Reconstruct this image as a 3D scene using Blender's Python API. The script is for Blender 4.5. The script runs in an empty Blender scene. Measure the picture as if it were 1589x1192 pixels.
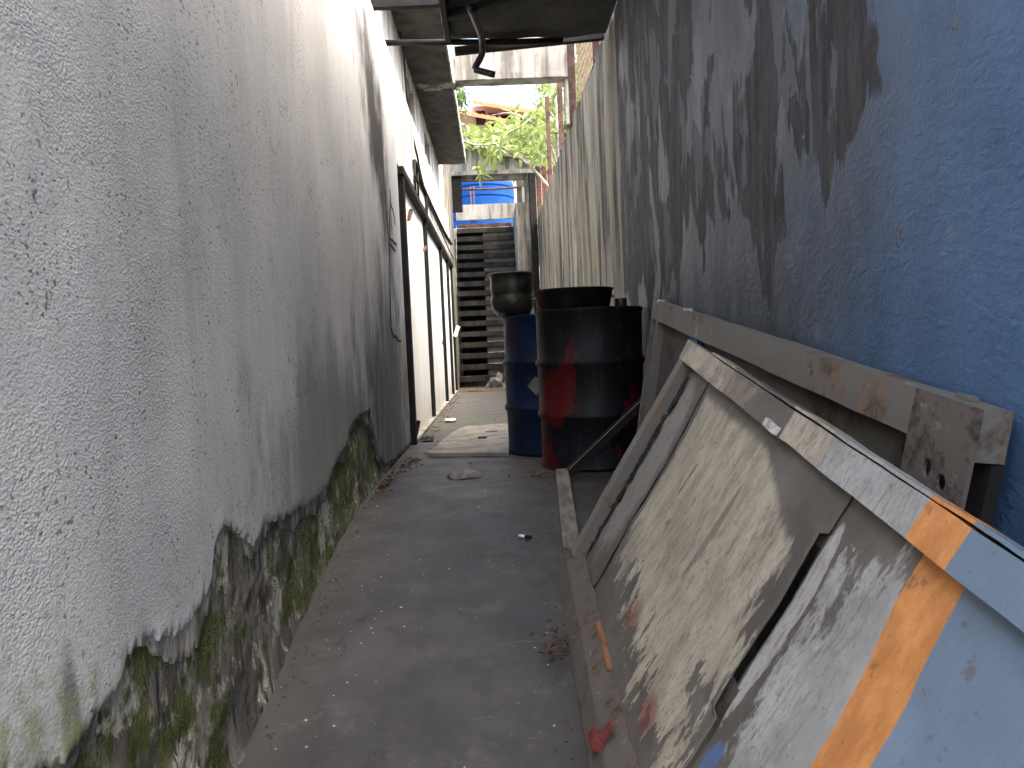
import bpy, bmesh, math, random
from mathutils import Vector, Matrix, noise
from mathutils.geometry import delaunay_2d_cdt

random.seed(7)
S = bpy.context.scene
COL = S.collection
R = math.radians

# ------------------------------------------------------------------ camera, world, sun, exposure
cam_d = bpy.data.cameras.new('camera')
cam = bpy.data.objects.new('camera', cam_d)
COL.objects.link(cam)
cam_d.sensor_width = 36.0
cam_d.lens = 26.96
cam_d.clip_start = 0.05
cam_d.clip_end = 2000
EYE = 0.75
# camera axes in the world (slightly pitched down, rolled about 2.6 degrees, as a hand-held phone)
mr = Matrix(((0.9988, 0.0448, -0.0200), (-0.0222, 0.0495, -0.9985), (-0.0438, 0.9978, 0.0504)))
mr = mr.to_quaternion().to_matrix()
cam.matrix_world = Matrix.Translation((0, 0, EYE)) @ mr.to_4x4()
S.camera = cam

w = bpy.data.worlds.new('World')
S.world = w
w.use_nodes = True
wt = w.node_tree
sky = wt.nodes.new('ShaderNodeTexSky')
sky.sky_type = 'NISHITA'
sky.sun_disc = False
SUN_EL, SUN_AZ = R(62), R(118)          # azimuth from +Y, clockwise
sky.sun_elevation = SUN_EL
sky.sun_rotation = SUN_AZ
sky.air_density = 1.0
sky.dust_density = 8.0
sky.ozone_density = 0.6
wt.links.new(sky.outputs[0], wt.nodes['Background'].inputs[0])
wt.nodes['Background'].inputs[1].default_value = 0.15

sun_d = bpy.data.lights.new('sun', 'SUN')
sun_d.energy = 0.5
sun_d.angle = R(75)
sun_d.color = (1.0, 0.97, 0.93)
sun = bpy.data.objects.new('sun', sun_d)
COL.objects.link(sun)
sd = Vector((math.sin(SUN_AZ) * math.cos(SUN_EL), math.cos(SUN_AZ) * math.cos(SUN_EL), math.sin(SUN_EL)))
sun.rotation_euler = sd.to_track_quat('Z', 'Y').to_euler()
sun.location = (0, -5, 12)

S.view_settings.view_transform = 'Standard'
S.view_settings.look = 'None'
S.view_settings.gamma = 1.0
S.view_settings.exposure = 3.05
S.cycles.adaptive_threshold = 0.02
S.cycles.max_bounces = 6
S.cycles.diffuse_bounces = 4
S.cycles.use_denoising = True

# ------------------------------------------------------------------ helpers
XL, XR = -0.69, 0.93
TY = [-300, 0, 1, 1.92, 2.13, 2.57, 3.2, 3.75, 4.2, 300]
TZ = [-.82, -.80, -.54, -.298, -.244, -.161, -.05, -.004, 0, 0]
def zf(y):                                  # floor height: a ramp that levels out at the drums
    for i in range(len(TY) - 1):
        if y <= TY[i + 1]:
            t = (y - TY[i]) / (TY[i + 1] - TY[i])
            return TZ[i] + (TZ[i + 1] - TZ[i]) * t
    return 0.0
def zs(y): return (zf(y - .18) + zf(y - .06) + zf(y + .06) + zf(y + .18)) / 4

def fbm(p, s=1.0, o=4): return noise.fractal(Vector(p) * s, 1.0, 2.0, o)

def tag(o, label=None, cat=None, group=None, kind=None):
    if label: o['label'] = label
    if cat: o['category'] = cat
    if group: o['group'] = group
    if kind: o['kind'] = kind
    return o

def link(name, me, mat=None, parent=None, smooth=False):
    o = bpy.data.objects.new(name, me)
    COL.objects.link(o)
    if mat and not me.materials: me.materials.append(mat)
    if parent: o.parent = parent
    if smooth: me.polygons.foreach_set('use_smooth', [True] * len(me.polygons))
    return o

def mesh(name, v, f, mat=None, parent=None, smooth=False):
    me = bpy.data.meshes.new(name)
    me.from_pydata([tuple(p) for p in v], [], f)
    me.update()
    return link(name, me, mat, parent, smooth)

def empty(name, loc=(0, 0, 0), mw=None):
    o = bpy.data.objects.new(name, None)
    COL.objects.link(o)
    o.empty_display_size = .1
    if mw is not None: o.matrix_world = mw
    else: o.location = loc
    return o

def boxdata(x0, x1, y0, y1, z0, z1):
    v = [(x, y, z) for x in (x0, x1) for y in (y0, y1) for z in (z0, z1)]
    f = [(0, 1, 3, 2), (4, 6, 7, 5), (0, 4, 5, 1), (2, 3, 7, 6), (0, 2, 6, 4), (1, 5, 7, 3)]
    return v, f

def box(name, x0, x1, y0, y1, z0, z1, mat, parent=None, bev=.004):
    v, f = boxdata(x0, x1, y0, y1, z0, z1)
    o = mesh(name, v, f, mat, parent)
    if bev:
        m = o.modifiers.new('bevel', 'BEVEL'); m.width = bev; m.segments = 2; m.limit_method = 'NONE'
    return o

def rough_box(name, x0, x1, y0, y1, z0, z1, mat, parent=None, step=.05, amp=.006, seed=0, sc=5):
    """box whose faces are subdivided and pushed about by noise: chipped, hand-made edges"""
    bm = bmesh.new()
    v, f = boxdata(x0, x1, y0, y1, z0, z1)
    bv = [bm.verts.new(p) for p in v]
    for q in f: bm.faces.new([bv[i] for i in q])
    for ax in range(3):
        lo, hi = ((x0, x1), (y0, y1), (z0, z1))[ax]
        n = min(160, int((hi - lo) / step))
        for k in range(1, n):
            co = [0, 0, 0]; no = [0, 0, 0]
            co[ax] = lo + (hi - lo) * k / n; no[ax] = 1
            bmesh.ops.bisect_plane(bm, geom=bm.verts[:] + bm.edges[:] + bm.faces[:], plane_co=co, plane_no=no)
    for q in bm.verts:
        d = noise.noise_vector(q.co * sc + Vector((seed * 3.1, 0, 0))) * amp + noise.noise_vector(q.co * sc * 4) * amp * .4
        q.co += d
    bmesh.ops.recalc_face_normals(bm, faces=bm.faces[:])
    me = bpy.data.meshes.new(name); bm.to_mesh(me); bm.free()
    return link(name, me, mat, parent)

def bar(name, a, b, wd, th, mat, parent=None, up=(0, 0, 1), bev=.004):
    """rectangular bar from a to b"""
    a, b = Vector(a), Vector(b)
    d = (b - a); L = d.length; d.normalize()
    s = d.cross(Vector(up)).normalized(); u = s.cross(d)
    v = []
    for t in (0, L):
        for i, j in ((-1, -1), (1, -1), (1, 1), (-1, 1)):
            v.append(a + d * t + s * i * wd / 2 + u * j * th / 2)
    f = [(0, 3, 2, 1), (4, 5, 6, 7)] + [(i, (i + 1) % 4, (i + 1) % 4 + 4, i + 4) for i in range(4)]
    o = mesh(name, v, f, mat, parent)
    if bev:
        m = o.modifiers.new('bevel', 'BEVEL'); m.width = bev; m.segments = 2; m.limit_method = 'NONE'
    return o

def tubedata(pts, r, seg=8, cap=True):
    pts = [Vector(p) for p in pts]
    rs = r if isinstance(r, (list, tuple)) else [r] * len(pts)
    v, f = [], []
    prev = None
    for i, p in enumerate(pts):
        d = (pts[min(i + 1, len(pts) - 1)] - pts[max(i - 1, 0)]).normalized()
        if prev is None:
            ref = Vector((0, 0, 1)) if abs(d.z) < .9 else Vector((1, 0, 0))
            s = d.cross(ref).normalized()
        else:
            s = (prev - d * prev.dot(d)).normalized()
        prev = s
        u = d.cross(s)
        for k in range(seg):
            a = 2 * math.pi * k / seg
            v.append(p + (s * math.cos(a) + u * math.sin(a)) * rs[i])
    for i in range(len(pts) - 1):
        for k in range(seg):
            f.append((i * seg + k, i * seg + (k + 1) % seg, (i + 1) * seg + (k + 1) % seg, (i + 1) * seg + k))
    if cap:
        f.append(tuple(reversed(range(seg)))); n = (len(pts) - 1) * seg
        f.append(tuple(range(n, n + seg)))
    return v, f

def tube(name, pts, r, mat, parent=None, seg=8):
    v, f = tubedata(pts, r, seg)
    return mesh(name, v, f, mat, parent, True)

def smoothpath(pts, n=6):
    pts = [Vector(p) for p in pts]; out = []
    for i in range(len(pts) - 1):
        p0, p1, p2, p3 = pts[max(i - 1, 0)], pts[i], pts[i + 1], pts[min(i + 2, len(pts) - 1)]
        for k in range(n):
            t = k / n
            out.append(.5 * (2 * p1 + (p2 - p0) * t + (2 * p0 - 5 * p1 + 4 * p2 - p3) * t * t + (3 * p1 - p0 - 3 * p2 + p3) * t ** 3))
    out.append(pts[-1])
    return out

def lathe(name, prof, mat, parent=None, seg=48, dent=0, seed=0, smooth=True):
    v, f = [], []
    for r, z in prof:
        for k in range(seg):
            a = 2 * math.pi * k / seg
            q = Vector((math.cos(a) * r, math.sin(a) * r, z))
            if dent and r > .01:
                q.xy += q.xy.normalized() * dent * fbm((q.x * 3 + seed, q.y * 3, q.z * 3), 1, 3)
            v.append(q)
    for i in range(len(prof) - 1):
        for k in range(seg):
            f.append((i * seg + k, i * seg + (k + 1) % seg, (i + 1) * seg + (k + 1) % seg, (i + 1) * seg + k))
    o = mesh(name, v, f, mat, parent, smooth)
    if smooth:
        m = o.modifiers.new('es', 'EDGE_SPLIT'); m.split_angle = R(40)
    return o

def grid(name, us, vs, fn, mat, parent=None, smooth=True, skip=None):
    nu, nv = len(us), len(vs)
    v = [fn(u, q) for u in us for q in vs]
    f = []
    for i in range(nu - 1):
        for j in range(nv - 1):
            if skip and skip((us[i] + us[i + 1]) / 2, (vs[j] + vs[j + 1]) / 2): continue
            f.append((i * nv + j, (i + 1) * nv + j, (i + 1) * nv + j + 1, i * nv + j + 1))
    return mesh(name, v, f, mat, parent, smooth)

def lin(a, b, n): return [a + (b - a) * i / (n - 1) for i in range(n)]

# ------------------------------------------------------------------ material toolkit
class NT:
    def __init__(s, name):
        s.m = bpy.data.materials.new(name); s.m.use_nodes = True
        s.t = s.m.node_tree; s.b = s.t.nodes['Principled BSDF']
        s.co = s.n('ShaderNodeTexCoord').outputs['Object']
    def n(s, k): return s.t.nodes.new(k)
    def put(s, sock, v):
        if hasattr(v, 'is_linked') or isinstance(v, bpy.types.NodeSocket): s.t.links.new(v, sock)
        elif isinstance(v, (tuple, list)) and len(v) == 3 and sock.type == 'RGBA': sock.default_value = (*v, 1)
        else: sock.default_value = v
    def vec(s, sc=(1, 1, 1), loc=(0, 0, 0), src=None):
        m = s.n('ShaderNodeMapping'); s.put(m.inputs[0], src or s.co)
        m.inputs['Scale'].default_value = sc; m.inputs['Location'].default_value = loc
        return m.outputs[0]
    def noise(s, scale=5, detail=5, rough=.55, vec=None, dist=0, col=False):
        q = s.n('ShaderNodeTexNoise'); s.put(q.inputs['Vector'], vec or s.co)
        q.inputs['Scale'].default_value = scale; q.inputs['Detail'].default_value = min(detail, 5 if scale < 30 else 3)
        q.inputs['Roughness'].default_value = rough; q.inputs['Distortion'].default_value = dist
        return q.outputs[1 if col else 0]
    def voro(s, scale=5, feat='F1', vec=None, out='Distance', rnd=1):
        q = s.n('ShaderNodeTexVoronoi'); q.feature = feat; s.put(q.inputs['Vector'], vec or s.co)
        q.inputs['Scale'].default_value = scale; q.inputs['Randomness'].default_value = rnd
        return q.outputs[out]
    def math(s, op, a, b=0.0, c=None, clamp=False):
        q = s.n('ShaderNodeMath'); q.operation = op; q.use_clamp = clamp
        s.put(q.inputs[0], a); s.put(q.inputs[1], b)
        if c is not None: s.put(q.inputs[2], c)
        return q.outputs[0]
    def ramp(s, f, stops, interp='LINEAR'):
        q = s.n('ShaderNodeValToRGB'); s.put(q.inputs[0], f); e = q.color_ramp; e.interpolation = interp
        while len(e.elements) < len(stops): e.elements.new(.5)
        for el, (p, c) in zip(e.elements, stops):
            el.position = p; el.color = (*c, 1) if isinstance(c, (tuple, list)) else (c, c, c, 1)
        return q.outputs[0]
    def step(s, f, a, b):            # 0 below a, 1 above b
        q = s.n('ShaderNodeMapRange'); q.interpolation_type = 'SMOOTHSTEP'; s.put(q.inputs[0], f)
        q.inputs[1].default_value = min(a, b); q.inputs[2].default_value = max(a, b)
        q.inputs[3].default_value = 0 if a < b else 1; q.inputs[4].default_value = 1 if a < b else 0
        return q.outputs[0]
    def mix(s, f, a, b, mode='MIX'):
        q = s.n('ShaderNodeMix'); q.data_type = 'RGBA'; q.blend_type = mode
        s.put(q.inputs[0], f); s.put(q.inputs[6], a); s.put(q.inputs[7], b)
        return q.outputs[2]
    def xyz(s, v=None):
        q = s.n('ShaderNodeSeparateXYZ'); s.put(q.inputs[0], v or s.co); return q.outputs
    def bump(s, h, strength=.5, dist=.01, nrm=None):
        q = s.n('ShaderNodeBump'); s.put(q.inputs['Height'], h); q.inputs['Strength'].default_value = strength
        q.inputs['Distance'].default_value = dist
        if nrm is not None: s.put(q.inputs['Normal'], nrm)
        return q.outputs[0]
    def out(s, col, rough=.8, nrm=None, metal=0, spec=.4):
        s.put(s.b.inputs['Base Color'], col); s.put(s.b.inputs['Roughness'], rough)
        s.put(s.b.inputs['Metallic'], metal); s.b.inputs['Specular IOR Level'].default_value = spec
        if nrm is not None: s.put(s.b.inputs['Normal'], nrm)
        return s.m
    def blob(s, y, z, cy, cz, ry, rz):     # 1 at the middle of an ellipse in (y, z), falling to 0 at its edge
        a = s.math('DIVIDE', s.math('SUBTRACT', y, cy), ry); b = s.math('DIVIDE', s.math('SUBTRACT', z, cz), rz)
        d = s.math('SQRT', s.math('ADD', s.math('MULTIPLY', a, a), s.math('MULTIPLY', b, b)))
        return s.math('SUBTRACT', 1.0, d)

def simple(name, c1, c2, scale=8, rough=.7, bump=.2, bs=60, metal=0, spec=.4, stretch=(1, 1, 1), contrast=(.35, .65), bd=.004):
    t = NT(name)
    v = t.vec(stretch)
    f = t.step(t.noise(scale, 6, .6, v), *contrast)
    c = t.mix(f, c1, c2)
    h = t.noise(bs, 4, .6, v)
    rg = t.math('ADD', t.math('MULTIPLY', t.noise(scale * 3, 4, .6, v), .25), rough - .12)
    return t.out(c, rg, t.bump(h, bump, bd), metal, spec)

def mat_plaster():
    t = NT('rough_plaster')
    x, y, z = t.xyz()
    base = t.mix(t.step(t.noise(1.1, 4, .55), .35, .68), (.435, .450, .455), (.525, .530, .520))
    streak = t.noise(1, 5, .6, t.vec((1, 7, .55)))
    base = t.mix(t.math('MULTIPLY', t.step(streak, .50, .74), .35), base, (.30, .30, .285))
    # coarse thrown-on grains and pits
    g1 = t.noise(110, 4, .62)
    g2 = t.voro(150, 'F1', t.vec((1, 1, 1.25)))
    pits = t.step(t.noise(75, 3, .5, t.vec((1, 1, 1.4))), .31, .42)
    clus = t.step(t.noise(4.5, 5, .7, t.vec((1, 1, 1), (0, 4, 4))), .47, .60)
    pm_ = t.math('MULTIPLY', t.math('SUBTRACT', 1.0, pits), t.math('ADD', .30, t.math('MULTIPLY', clus, .70)))
    base = t.mix(pm_, base, (.14, .14, .145))
    smoke = t.step(t.noise(.85, 5, .6, t.vec((1, 1.3, .8), (0, 1.7, 6))), .46, .74)
    base = t.mix(t.math('MULTIPLY', smoke, .38), base, (.23, .235, .235))
    patch = t.step(t.noise(5, 6, .7), .56, .72)
    base = t.mix(t.math('MULTIPLY', patch, .28), base, (.28, .29, .31))
    fine = t.step(t.noise(24, 6, .75), .58, .70)
    base = t.mix(t.math('MULTIPLY', fine, .35), base, (.24, .24, .245))
    cw_ = t.n('ShaderNodeVectorMath'); cw_.operation = 'ADD'; t.put(cw_.inputs[0], t.vec((1, 1, .8)))
    cs_ = t.n('ShaderNodeVectorMath'); cs_.operation = 'SCALE'; t.put(cs_.inputs[0], t.noise(3.5, 5, .65, None, 0, True)); cs_.inputs[3].default_value = .5
    t.put(cw_.inputs[1], cs_.outputs[0])
    hc = t.math('MULTIPLY', t.step(t.voro(1.5, 'DISTANCE_TO_EDGE', cw_.outputs[0]), .006, .0015), t.step(t.noise(1.3, 3, .5, t.vec((1, 1, 1), (3, 0, 0))), .52, .60))
    base = t.mix(t.math('MULTIPLY', hc, .75), base, (.10, .10, .10))
    # soot rubbed along the wall's end, damp dirt over the foot, lichen
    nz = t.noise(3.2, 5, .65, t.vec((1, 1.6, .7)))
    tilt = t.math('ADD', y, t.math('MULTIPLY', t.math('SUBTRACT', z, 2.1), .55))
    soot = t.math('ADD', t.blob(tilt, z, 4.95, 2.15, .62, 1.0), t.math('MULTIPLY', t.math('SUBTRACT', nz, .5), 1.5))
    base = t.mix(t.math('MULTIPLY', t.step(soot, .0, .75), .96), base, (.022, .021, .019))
    damp = t.math('ADD', t.blob(y, z, 3.2, .42, 1.5, .55), t.math('MULTIPLY', t.math('SUBTRACT', nz, .5), 1.7))
    base = t.mix(t.math('MULTIPLY', t.step(damp, .05, .75), .62), base, (.125, .125, .105))
    low_dark = t.math('ADD', t.blob(y, z, 5.1, .35, 1.7, 1.35), t.math('MULTIPLY', t.math('SUBTRACT', nz, .5), 1.6))
    base = t.mix(t.math('MULTIPLY', t.step(low_dark, .05, .8), .80), base, (.055, .055, .048))  # darker low down, towards the doors
    run = t.math('ADD', t.blob(y, z, 1.19, .14, .035, .26), t.math('MULTIPLY', t.math('SUBTRACT', nz, .5), .9))
    base = t.mix(t.math('MULTIPLY', t.step(run, .05, .6), .7), base, (.07, .07, .065))
    lich = t.math('ADD', t.blob(y, z, 1.05, .08, .62, .30), t.math('MULTIPLY', t.math('SUBTRACT', t.noise(14, 6, .7), .5), 1.9))
    base = t.mix(t.math('MULTIPLY', t.step(lich, .2, .75), .75), base, (.19, .235, .10))
    h = t.math('ADD', t.math('MULTIPLY', g1, 1.0), t.math('MULTIPLY', g2, .55))
    rgh = t.math('ADD', .75, t.math('MULTIPLY', t.step(t.math('ADD', y, t.math('MULTIPLY', t.noise(3, 4, .6), 1.4)), 3.1, 1.5), 1.0))
    h = t.math('MULTIPLY', h, rgh)
    h = t.math('MULTIPLY', h, t.math('ADD', .45, t.math('MULTIPLY', t.step(t.noise(2.3, 5, .65, t.vec((1, 1, 1), (0, 9, 2))), .38, .64), .9)))
    h = t.math('SUBTRACT', t.math('SUBTRACT', h, t.math('MULTIPLY', pm_, .5)), t.math('MULTIPLY', hc, .8))
    return t.out(base, .92, t.bump(h, .27, .0048), 0, .25)

def mat_masonry():
    t = NT('bare_mossy_masonry')
    x, y, z = t.xyz()
    v = t.vec((1, 2.2, 1.2))
    c = t.mix(t.step(t.noise(3, 6, .65, v), .38, .62), (.12, .115, .10), (.27, .255, .215))
    c = t.mix(t.step(t.noise(6, 7, .72, v, .6), .56, .60), c, (.48, .46, .39))
    c = t.mix(t.step(t.noise(7, 7, .7, t.vec((1, 3, 1), (3, 4, 2)), .4), .52, .64), c, (.055, .053, .048))
    for (by, bz_, ra, rb) in ((1.40, .145, .10, .075), (1.90, .25, .07, .09), (3.05, .06, .16, .12), (1.62, -.18, .07, .13), (2.35, -.02, .07, .10)):
        bl = t.math('ADD', t.blob(y, z, by, bz_, ra, rb), t.math('MULTIPLY', t.math('SUBTRACT', t.noise(16, 5, .65, v), .5), 2.0))
        c = t.mix(t.step(bl, .12, .22), c, t.mix(t.noise(30, 4), (.40, .385, .34), (.60, .58, .52)))
    ms = t.noise(3.4, 6, .68, t.vec((1, 1.5, 1.5), (0, 7.3, 1.4)))
    c = t.mix(t.math('MULTIPLY', t.step(ms, .50, .60), .9), c, t.mix(t.noise(40, 4), (.045, .062, .014), (.12, .14, .036)))
    h = t.math('ADD', t.noise(26, 7, .72, t.vec((1, 2.2, 1))), t.math('MULTIPLY', t.noise(110, 4, .7), .5))
    return t.out(c, .95, t.bump(h, .9, .02), 0, .2)

def mat_floor():
    t = NT('stained_concrete_floor')
    x, y, z = t.xyz()
    c = t.mix(t.step(t.noise(1.7, 6, .62, None, .5), .35, .66), (.034, .0315, .0290), (.062, .0565, .0505))
    c = t.mix(t.math('MULTIPLY', t.step(t.noise(7, 7, .72), .54, .72), .5), c, (.105, .094, .080))
    c = t.mix(t.math('MULTIPLY', t.step(t.noise(5, 7, .7, t.vec((1, 1, 1), (5, 1, 0))), .50, .70), .6), c, (.020, .0195, .019))
    c = t.mix(t.math('MULTIPLY', t.step(t.noise(16, 6, .8, t.vec((1, 1, 1), (2, 8, 0))), .58, .70), .5), c, (.02, .0195, .019))
    # scratches dragged along the path
    sc = t.noise(9, 5, .7, t.vec((1.1, 5.5, 1)), 1.2)
    c = t.mix(t.math('MULTIPLY', t.step(sc, .64, .70), .5), c, (.24, .225, .2))
    # chips and spots
    sp = t.voro(24, 'F1'); rn = t.noise(3.1, 3, .6)
    spot = t.math('MULTIPLY', t.step(sp, .11, .07), t.step(rn, .52, .60))
    c = t.mix(t.math('MULTIPLY', spot, .8), c, (.45, .43, .39))
    # hairline cracks
    wv = t.n('ShaderNodeVectorMath'); wv.operation = 'ADD'
    t.put(wv.inputs[0], t.co)
    nc = t.n('ShaderNodeVectorMath'); nc.operation = 'SCALE'; t.put(nc.inputs[0], t.noise(4, 6, .65, None, 0, True)); nc.inputs[3].default_value = .55
    t.put(wv.inputs[1], nc.outputs[0])
    cr = t.voro(1.05, 'DISTANCE_TO_EDGE', wv.outputs[0])
    crack = t.math('MULTIPLY', t.step(cr, .009, .002), t.step(t.noise(2.2, 3), .50, .58))
    c = t.mix(t.math('MULTIPLY', crack, .9), c, (.018, .017, .016))
    # dirt washed to the edges, green film in front of the doors
    nz = t.noise(4, 6, .65)
    edge = t.math('ADD', t.step(x, -.42, -.72), t.math('MULTIPLY', t.math('SUBTRACT', nz, .5), 1.3))
    c = t.mix(t.math('MULTIPLY', t.step(edge, .45, 1.0), .6), c, (.05, .046, .038))
    gm = t.math('ADD', t.blob(x, y, -.22, 7.55, .62, .62), t.math('MULTIPLY', t.math('SUBTRACT', nz, .5), 1.4))
    c = t.mix(t.math('MULTIPLY', t.step(gm, .1, .6), .8), c, (.050, .058, .018))
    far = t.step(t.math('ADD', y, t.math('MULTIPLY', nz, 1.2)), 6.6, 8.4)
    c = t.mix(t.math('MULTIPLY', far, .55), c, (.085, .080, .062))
    h = t.math('ADD', t.noise(45, 6, .7), t.math('MULTIPLY', t.noise(8, 5, .6), 1.2))
    h = t.math('SUBTRACT', h, t.math('MULTIPLY', crack, 1.5))
    rg = t.math('ADD', .34, t.math('MULTIPLY', t.noise(5, 5, .6), .45))
    return t.out(c, rg, t.bump(h, .3, .005), 0, .45)

def mat_bluewall():
    t = NT('peeling_blue_paint')
    x, y, z = t.xyz()
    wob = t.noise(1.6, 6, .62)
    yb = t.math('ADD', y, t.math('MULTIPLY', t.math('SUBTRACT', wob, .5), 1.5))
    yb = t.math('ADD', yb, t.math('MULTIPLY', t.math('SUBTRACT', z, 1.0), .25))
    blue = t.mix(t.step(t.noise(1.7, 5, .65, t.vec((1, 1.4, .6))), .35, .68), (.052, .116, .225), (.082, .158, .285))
    slate = t.mix(t.step(t.noise(1, 6, .62, t.vec((1, 5, .8))), .34, .70), (.036, .047, .062), (.082, .101, .125))
    slate = t.mix(t.math('MULTIPLY', t.step(t.noise(1.3, 5, .6, t.vec((1, 1.5, .6), (0, 2, 8))), .5, .72), .6), slate, (.026, .028, .030))
    c = t.mix(t.step(yb, 1.15, 2.7), blue, slate)  # blue turns to dark slate grey further along the wall
    # paint skins come off in tall tongues, most of it high up and away from the near end
    pv = t.vec((1, 2.6, .95))
    wv = t.noise(1.25, 7, .52, pv, .35)
    zz = t.math('ADD', z, t.math('MULTIPLY', t.math('SUBTRACT', y, 2.0), .10))
    bias = t.math('ADD', t.math('MULTIPLY', t.step(y, 1.35, 2.0), .10), t.math('SUBTRACT', t.math('MULTIPLY', t.step(zz, .85, 1.6), .215), .07))
    pm = t.math('ADD', wv, bias)
    peel = t.step(pm, .695, .722)
    under = t.mix(t.step(t.noise(4, 6, .7, t.vec((1, 5, .8))), .34, .70), (.020, .022, .025), (.066, .068, .070))
    under = t.mix(t.math('MULTIPLY', t.step(t.noise(2.1, 5, .6, t.vec((1, 2, .7), (0, 5, 1))), .5, .7), .6), under, (.058, .059, .057))
    c = t.mix(peel, c, under)
    wv2 = t.noise(1.9, 7, .55, t.vec((1, 2.9, .9), (0, 11, 4)), .3)
    peel2 = t.step(t.math('ADD', wv2, t.math('MULTIPLY', bias, .5)), .695, .701)
    c = t.mix(t.math('MULTIPLY', peel2, .85), c, t.mix(t.noise(9, 5), (.085, .094, .106), (.125, .134, .146)))
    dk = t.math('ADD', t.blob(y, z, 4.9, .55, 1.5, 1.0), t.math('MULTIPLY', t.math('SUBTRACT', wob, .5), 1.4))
    c = t.mix(t.math('MULTIPLY', t.step(dk, .0, .7), .85), c, (.016, .016, .016))  # dark mass behind the drums: shade mixed into the wall colour
    # washed streaks and white nicks
    st = t.noise(1, 6, .7, t.vec((1, 16, .5)))
    c = t.mix(t.math('MULTIPLY', t.math('MULTIPLY', t.step(st, .56, .72), t.step(y, 2.0, 3.4)), .5), c, (.15, .152, .15))
    c = t.mix(t.math('MULTIPLY', t.math('MULTIPLY', t.step(t.noise(1, 5, .7, t.vec((1, 11, .6), (0, 3, 3))), .54, .66), t.step(y, 1.8, 3.0)), .45), c, (.036, .037, .038))
    nk = t.math('MULTIPLY', t.step(t.voro(9, 'F1', t.vec((1, 1.6, .8))), .055, .035), t.step(t.noise(2.1, 3), .54, .60))
    c = t.mix(nk, c, (.55, .55, .52))
    dr = t.math('MULTIPLY', t.step(t.noise(1, 5, .65, t.vec((1, 8, .35), (0, 6, 2))), .53, .70), t.step(t.noise(1.2, 3, .5), .40, .62))
    c = t.mix(t.math('MULTIPLY', dr, .42), c, (.040, .048, .058))
    sf_ = t.step(t.noise(6, 5, .72, t.vec((1, 1, .7), (0, 3, 9))), .60, .70)
    c = t.mix(t.math('MULTIPLY', sf_, .28), c, (.20, .24, .28))
    # damp foot
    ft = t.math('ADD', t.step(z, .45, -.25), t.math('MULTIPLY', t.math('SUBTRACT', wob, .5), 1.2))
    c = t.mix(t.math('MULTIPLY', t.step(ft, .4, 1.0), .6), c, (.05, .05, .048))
    h = t.math('ADD', t.math('MULTIPLY', t.noise(24, 5, .6, t.vec((1, .8, 1.5)), .6), 1.0), t.math('MULTIPLY', t.noise(80, 4, .6), .4))
    n1 = t.bump(h, .55, .010)
    edge = t.math('SUBTRACT', 0.0, t.math('ADD', peel, t.math('MULTIPLY', peel2, -.8)))
    n2 = t.bump(edge, .9, .006, n1)
    return t.out(c, t.math('ADD', .50, t.math('MULTIPLY', peel, .3)), n2, 0, .4)

def mat_streaked(name, c1, c2, dark, green, sy=9):
    t = NT(name)
    x, y, z = t.xyz()
    c = t.mix(t.step(t.noise(1, 6, .62, t.vec((sy, sy, .35))), .34, .68), c1, c2)
    c = t.mix(t.math('MULTIPLY', t.step(t.noise(1, 6, .7, t.vec((sy * 1.7, sy * 1.7, .5), (4, 2, 1))), .45, .62), .92), c, dark)
    c = t.mix(t.math('MULTIPLY', t.step(t.noise(1, 5, .6, t.vec((sy * .5, sy * .5, .3), (1, 9, 1))), .54, .72), .65), c, green)
    c = t.mix(t.math('MULTIPLY', t.step(t.noise(12, 6, .7), .60, .70), .5), c, dark)
    h = t.math('ADD', t.noise(1, 6, .7, t.vec((sy * 3, sy * 3, 1.5))), t.math('MULTIPLY', t.noise(50, 5, .7), .5))
    return t.out(c, .9, t.bump(h, .7, .010), 0, .25)

def mat_door():
    t = NT('white_door_sheet')
    x, y, z = t.xyz()
    c = t.mix(t.step(t.noise(1.3, 5, .6, t.vec((1, 4, .5))), .4, .7), (.70, .73, .745), (.79, .815, .83))
    d = t.math('ADD', t.step(z, .75, -.15), t.math('MULTIPLY', t.math('SUBTRACT', t.noise(1, 6, .7, t.vec((1, 9, .8))), .5), 1.5))
    c = t.mix(t.math('MULTIPLY', t.step(d, .35, 1.1), .6), c, (.42, .36, .25))
    c = t.mix(t.math('MULTIPLY', t.step(t.noise(10, 7, .75), .62, .70), .5), c, (.33, .30, .25))
    return t.out(c, .5, t.bump(t.noise(3, 4, .6), .25, .02), 0, .4)

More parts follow.
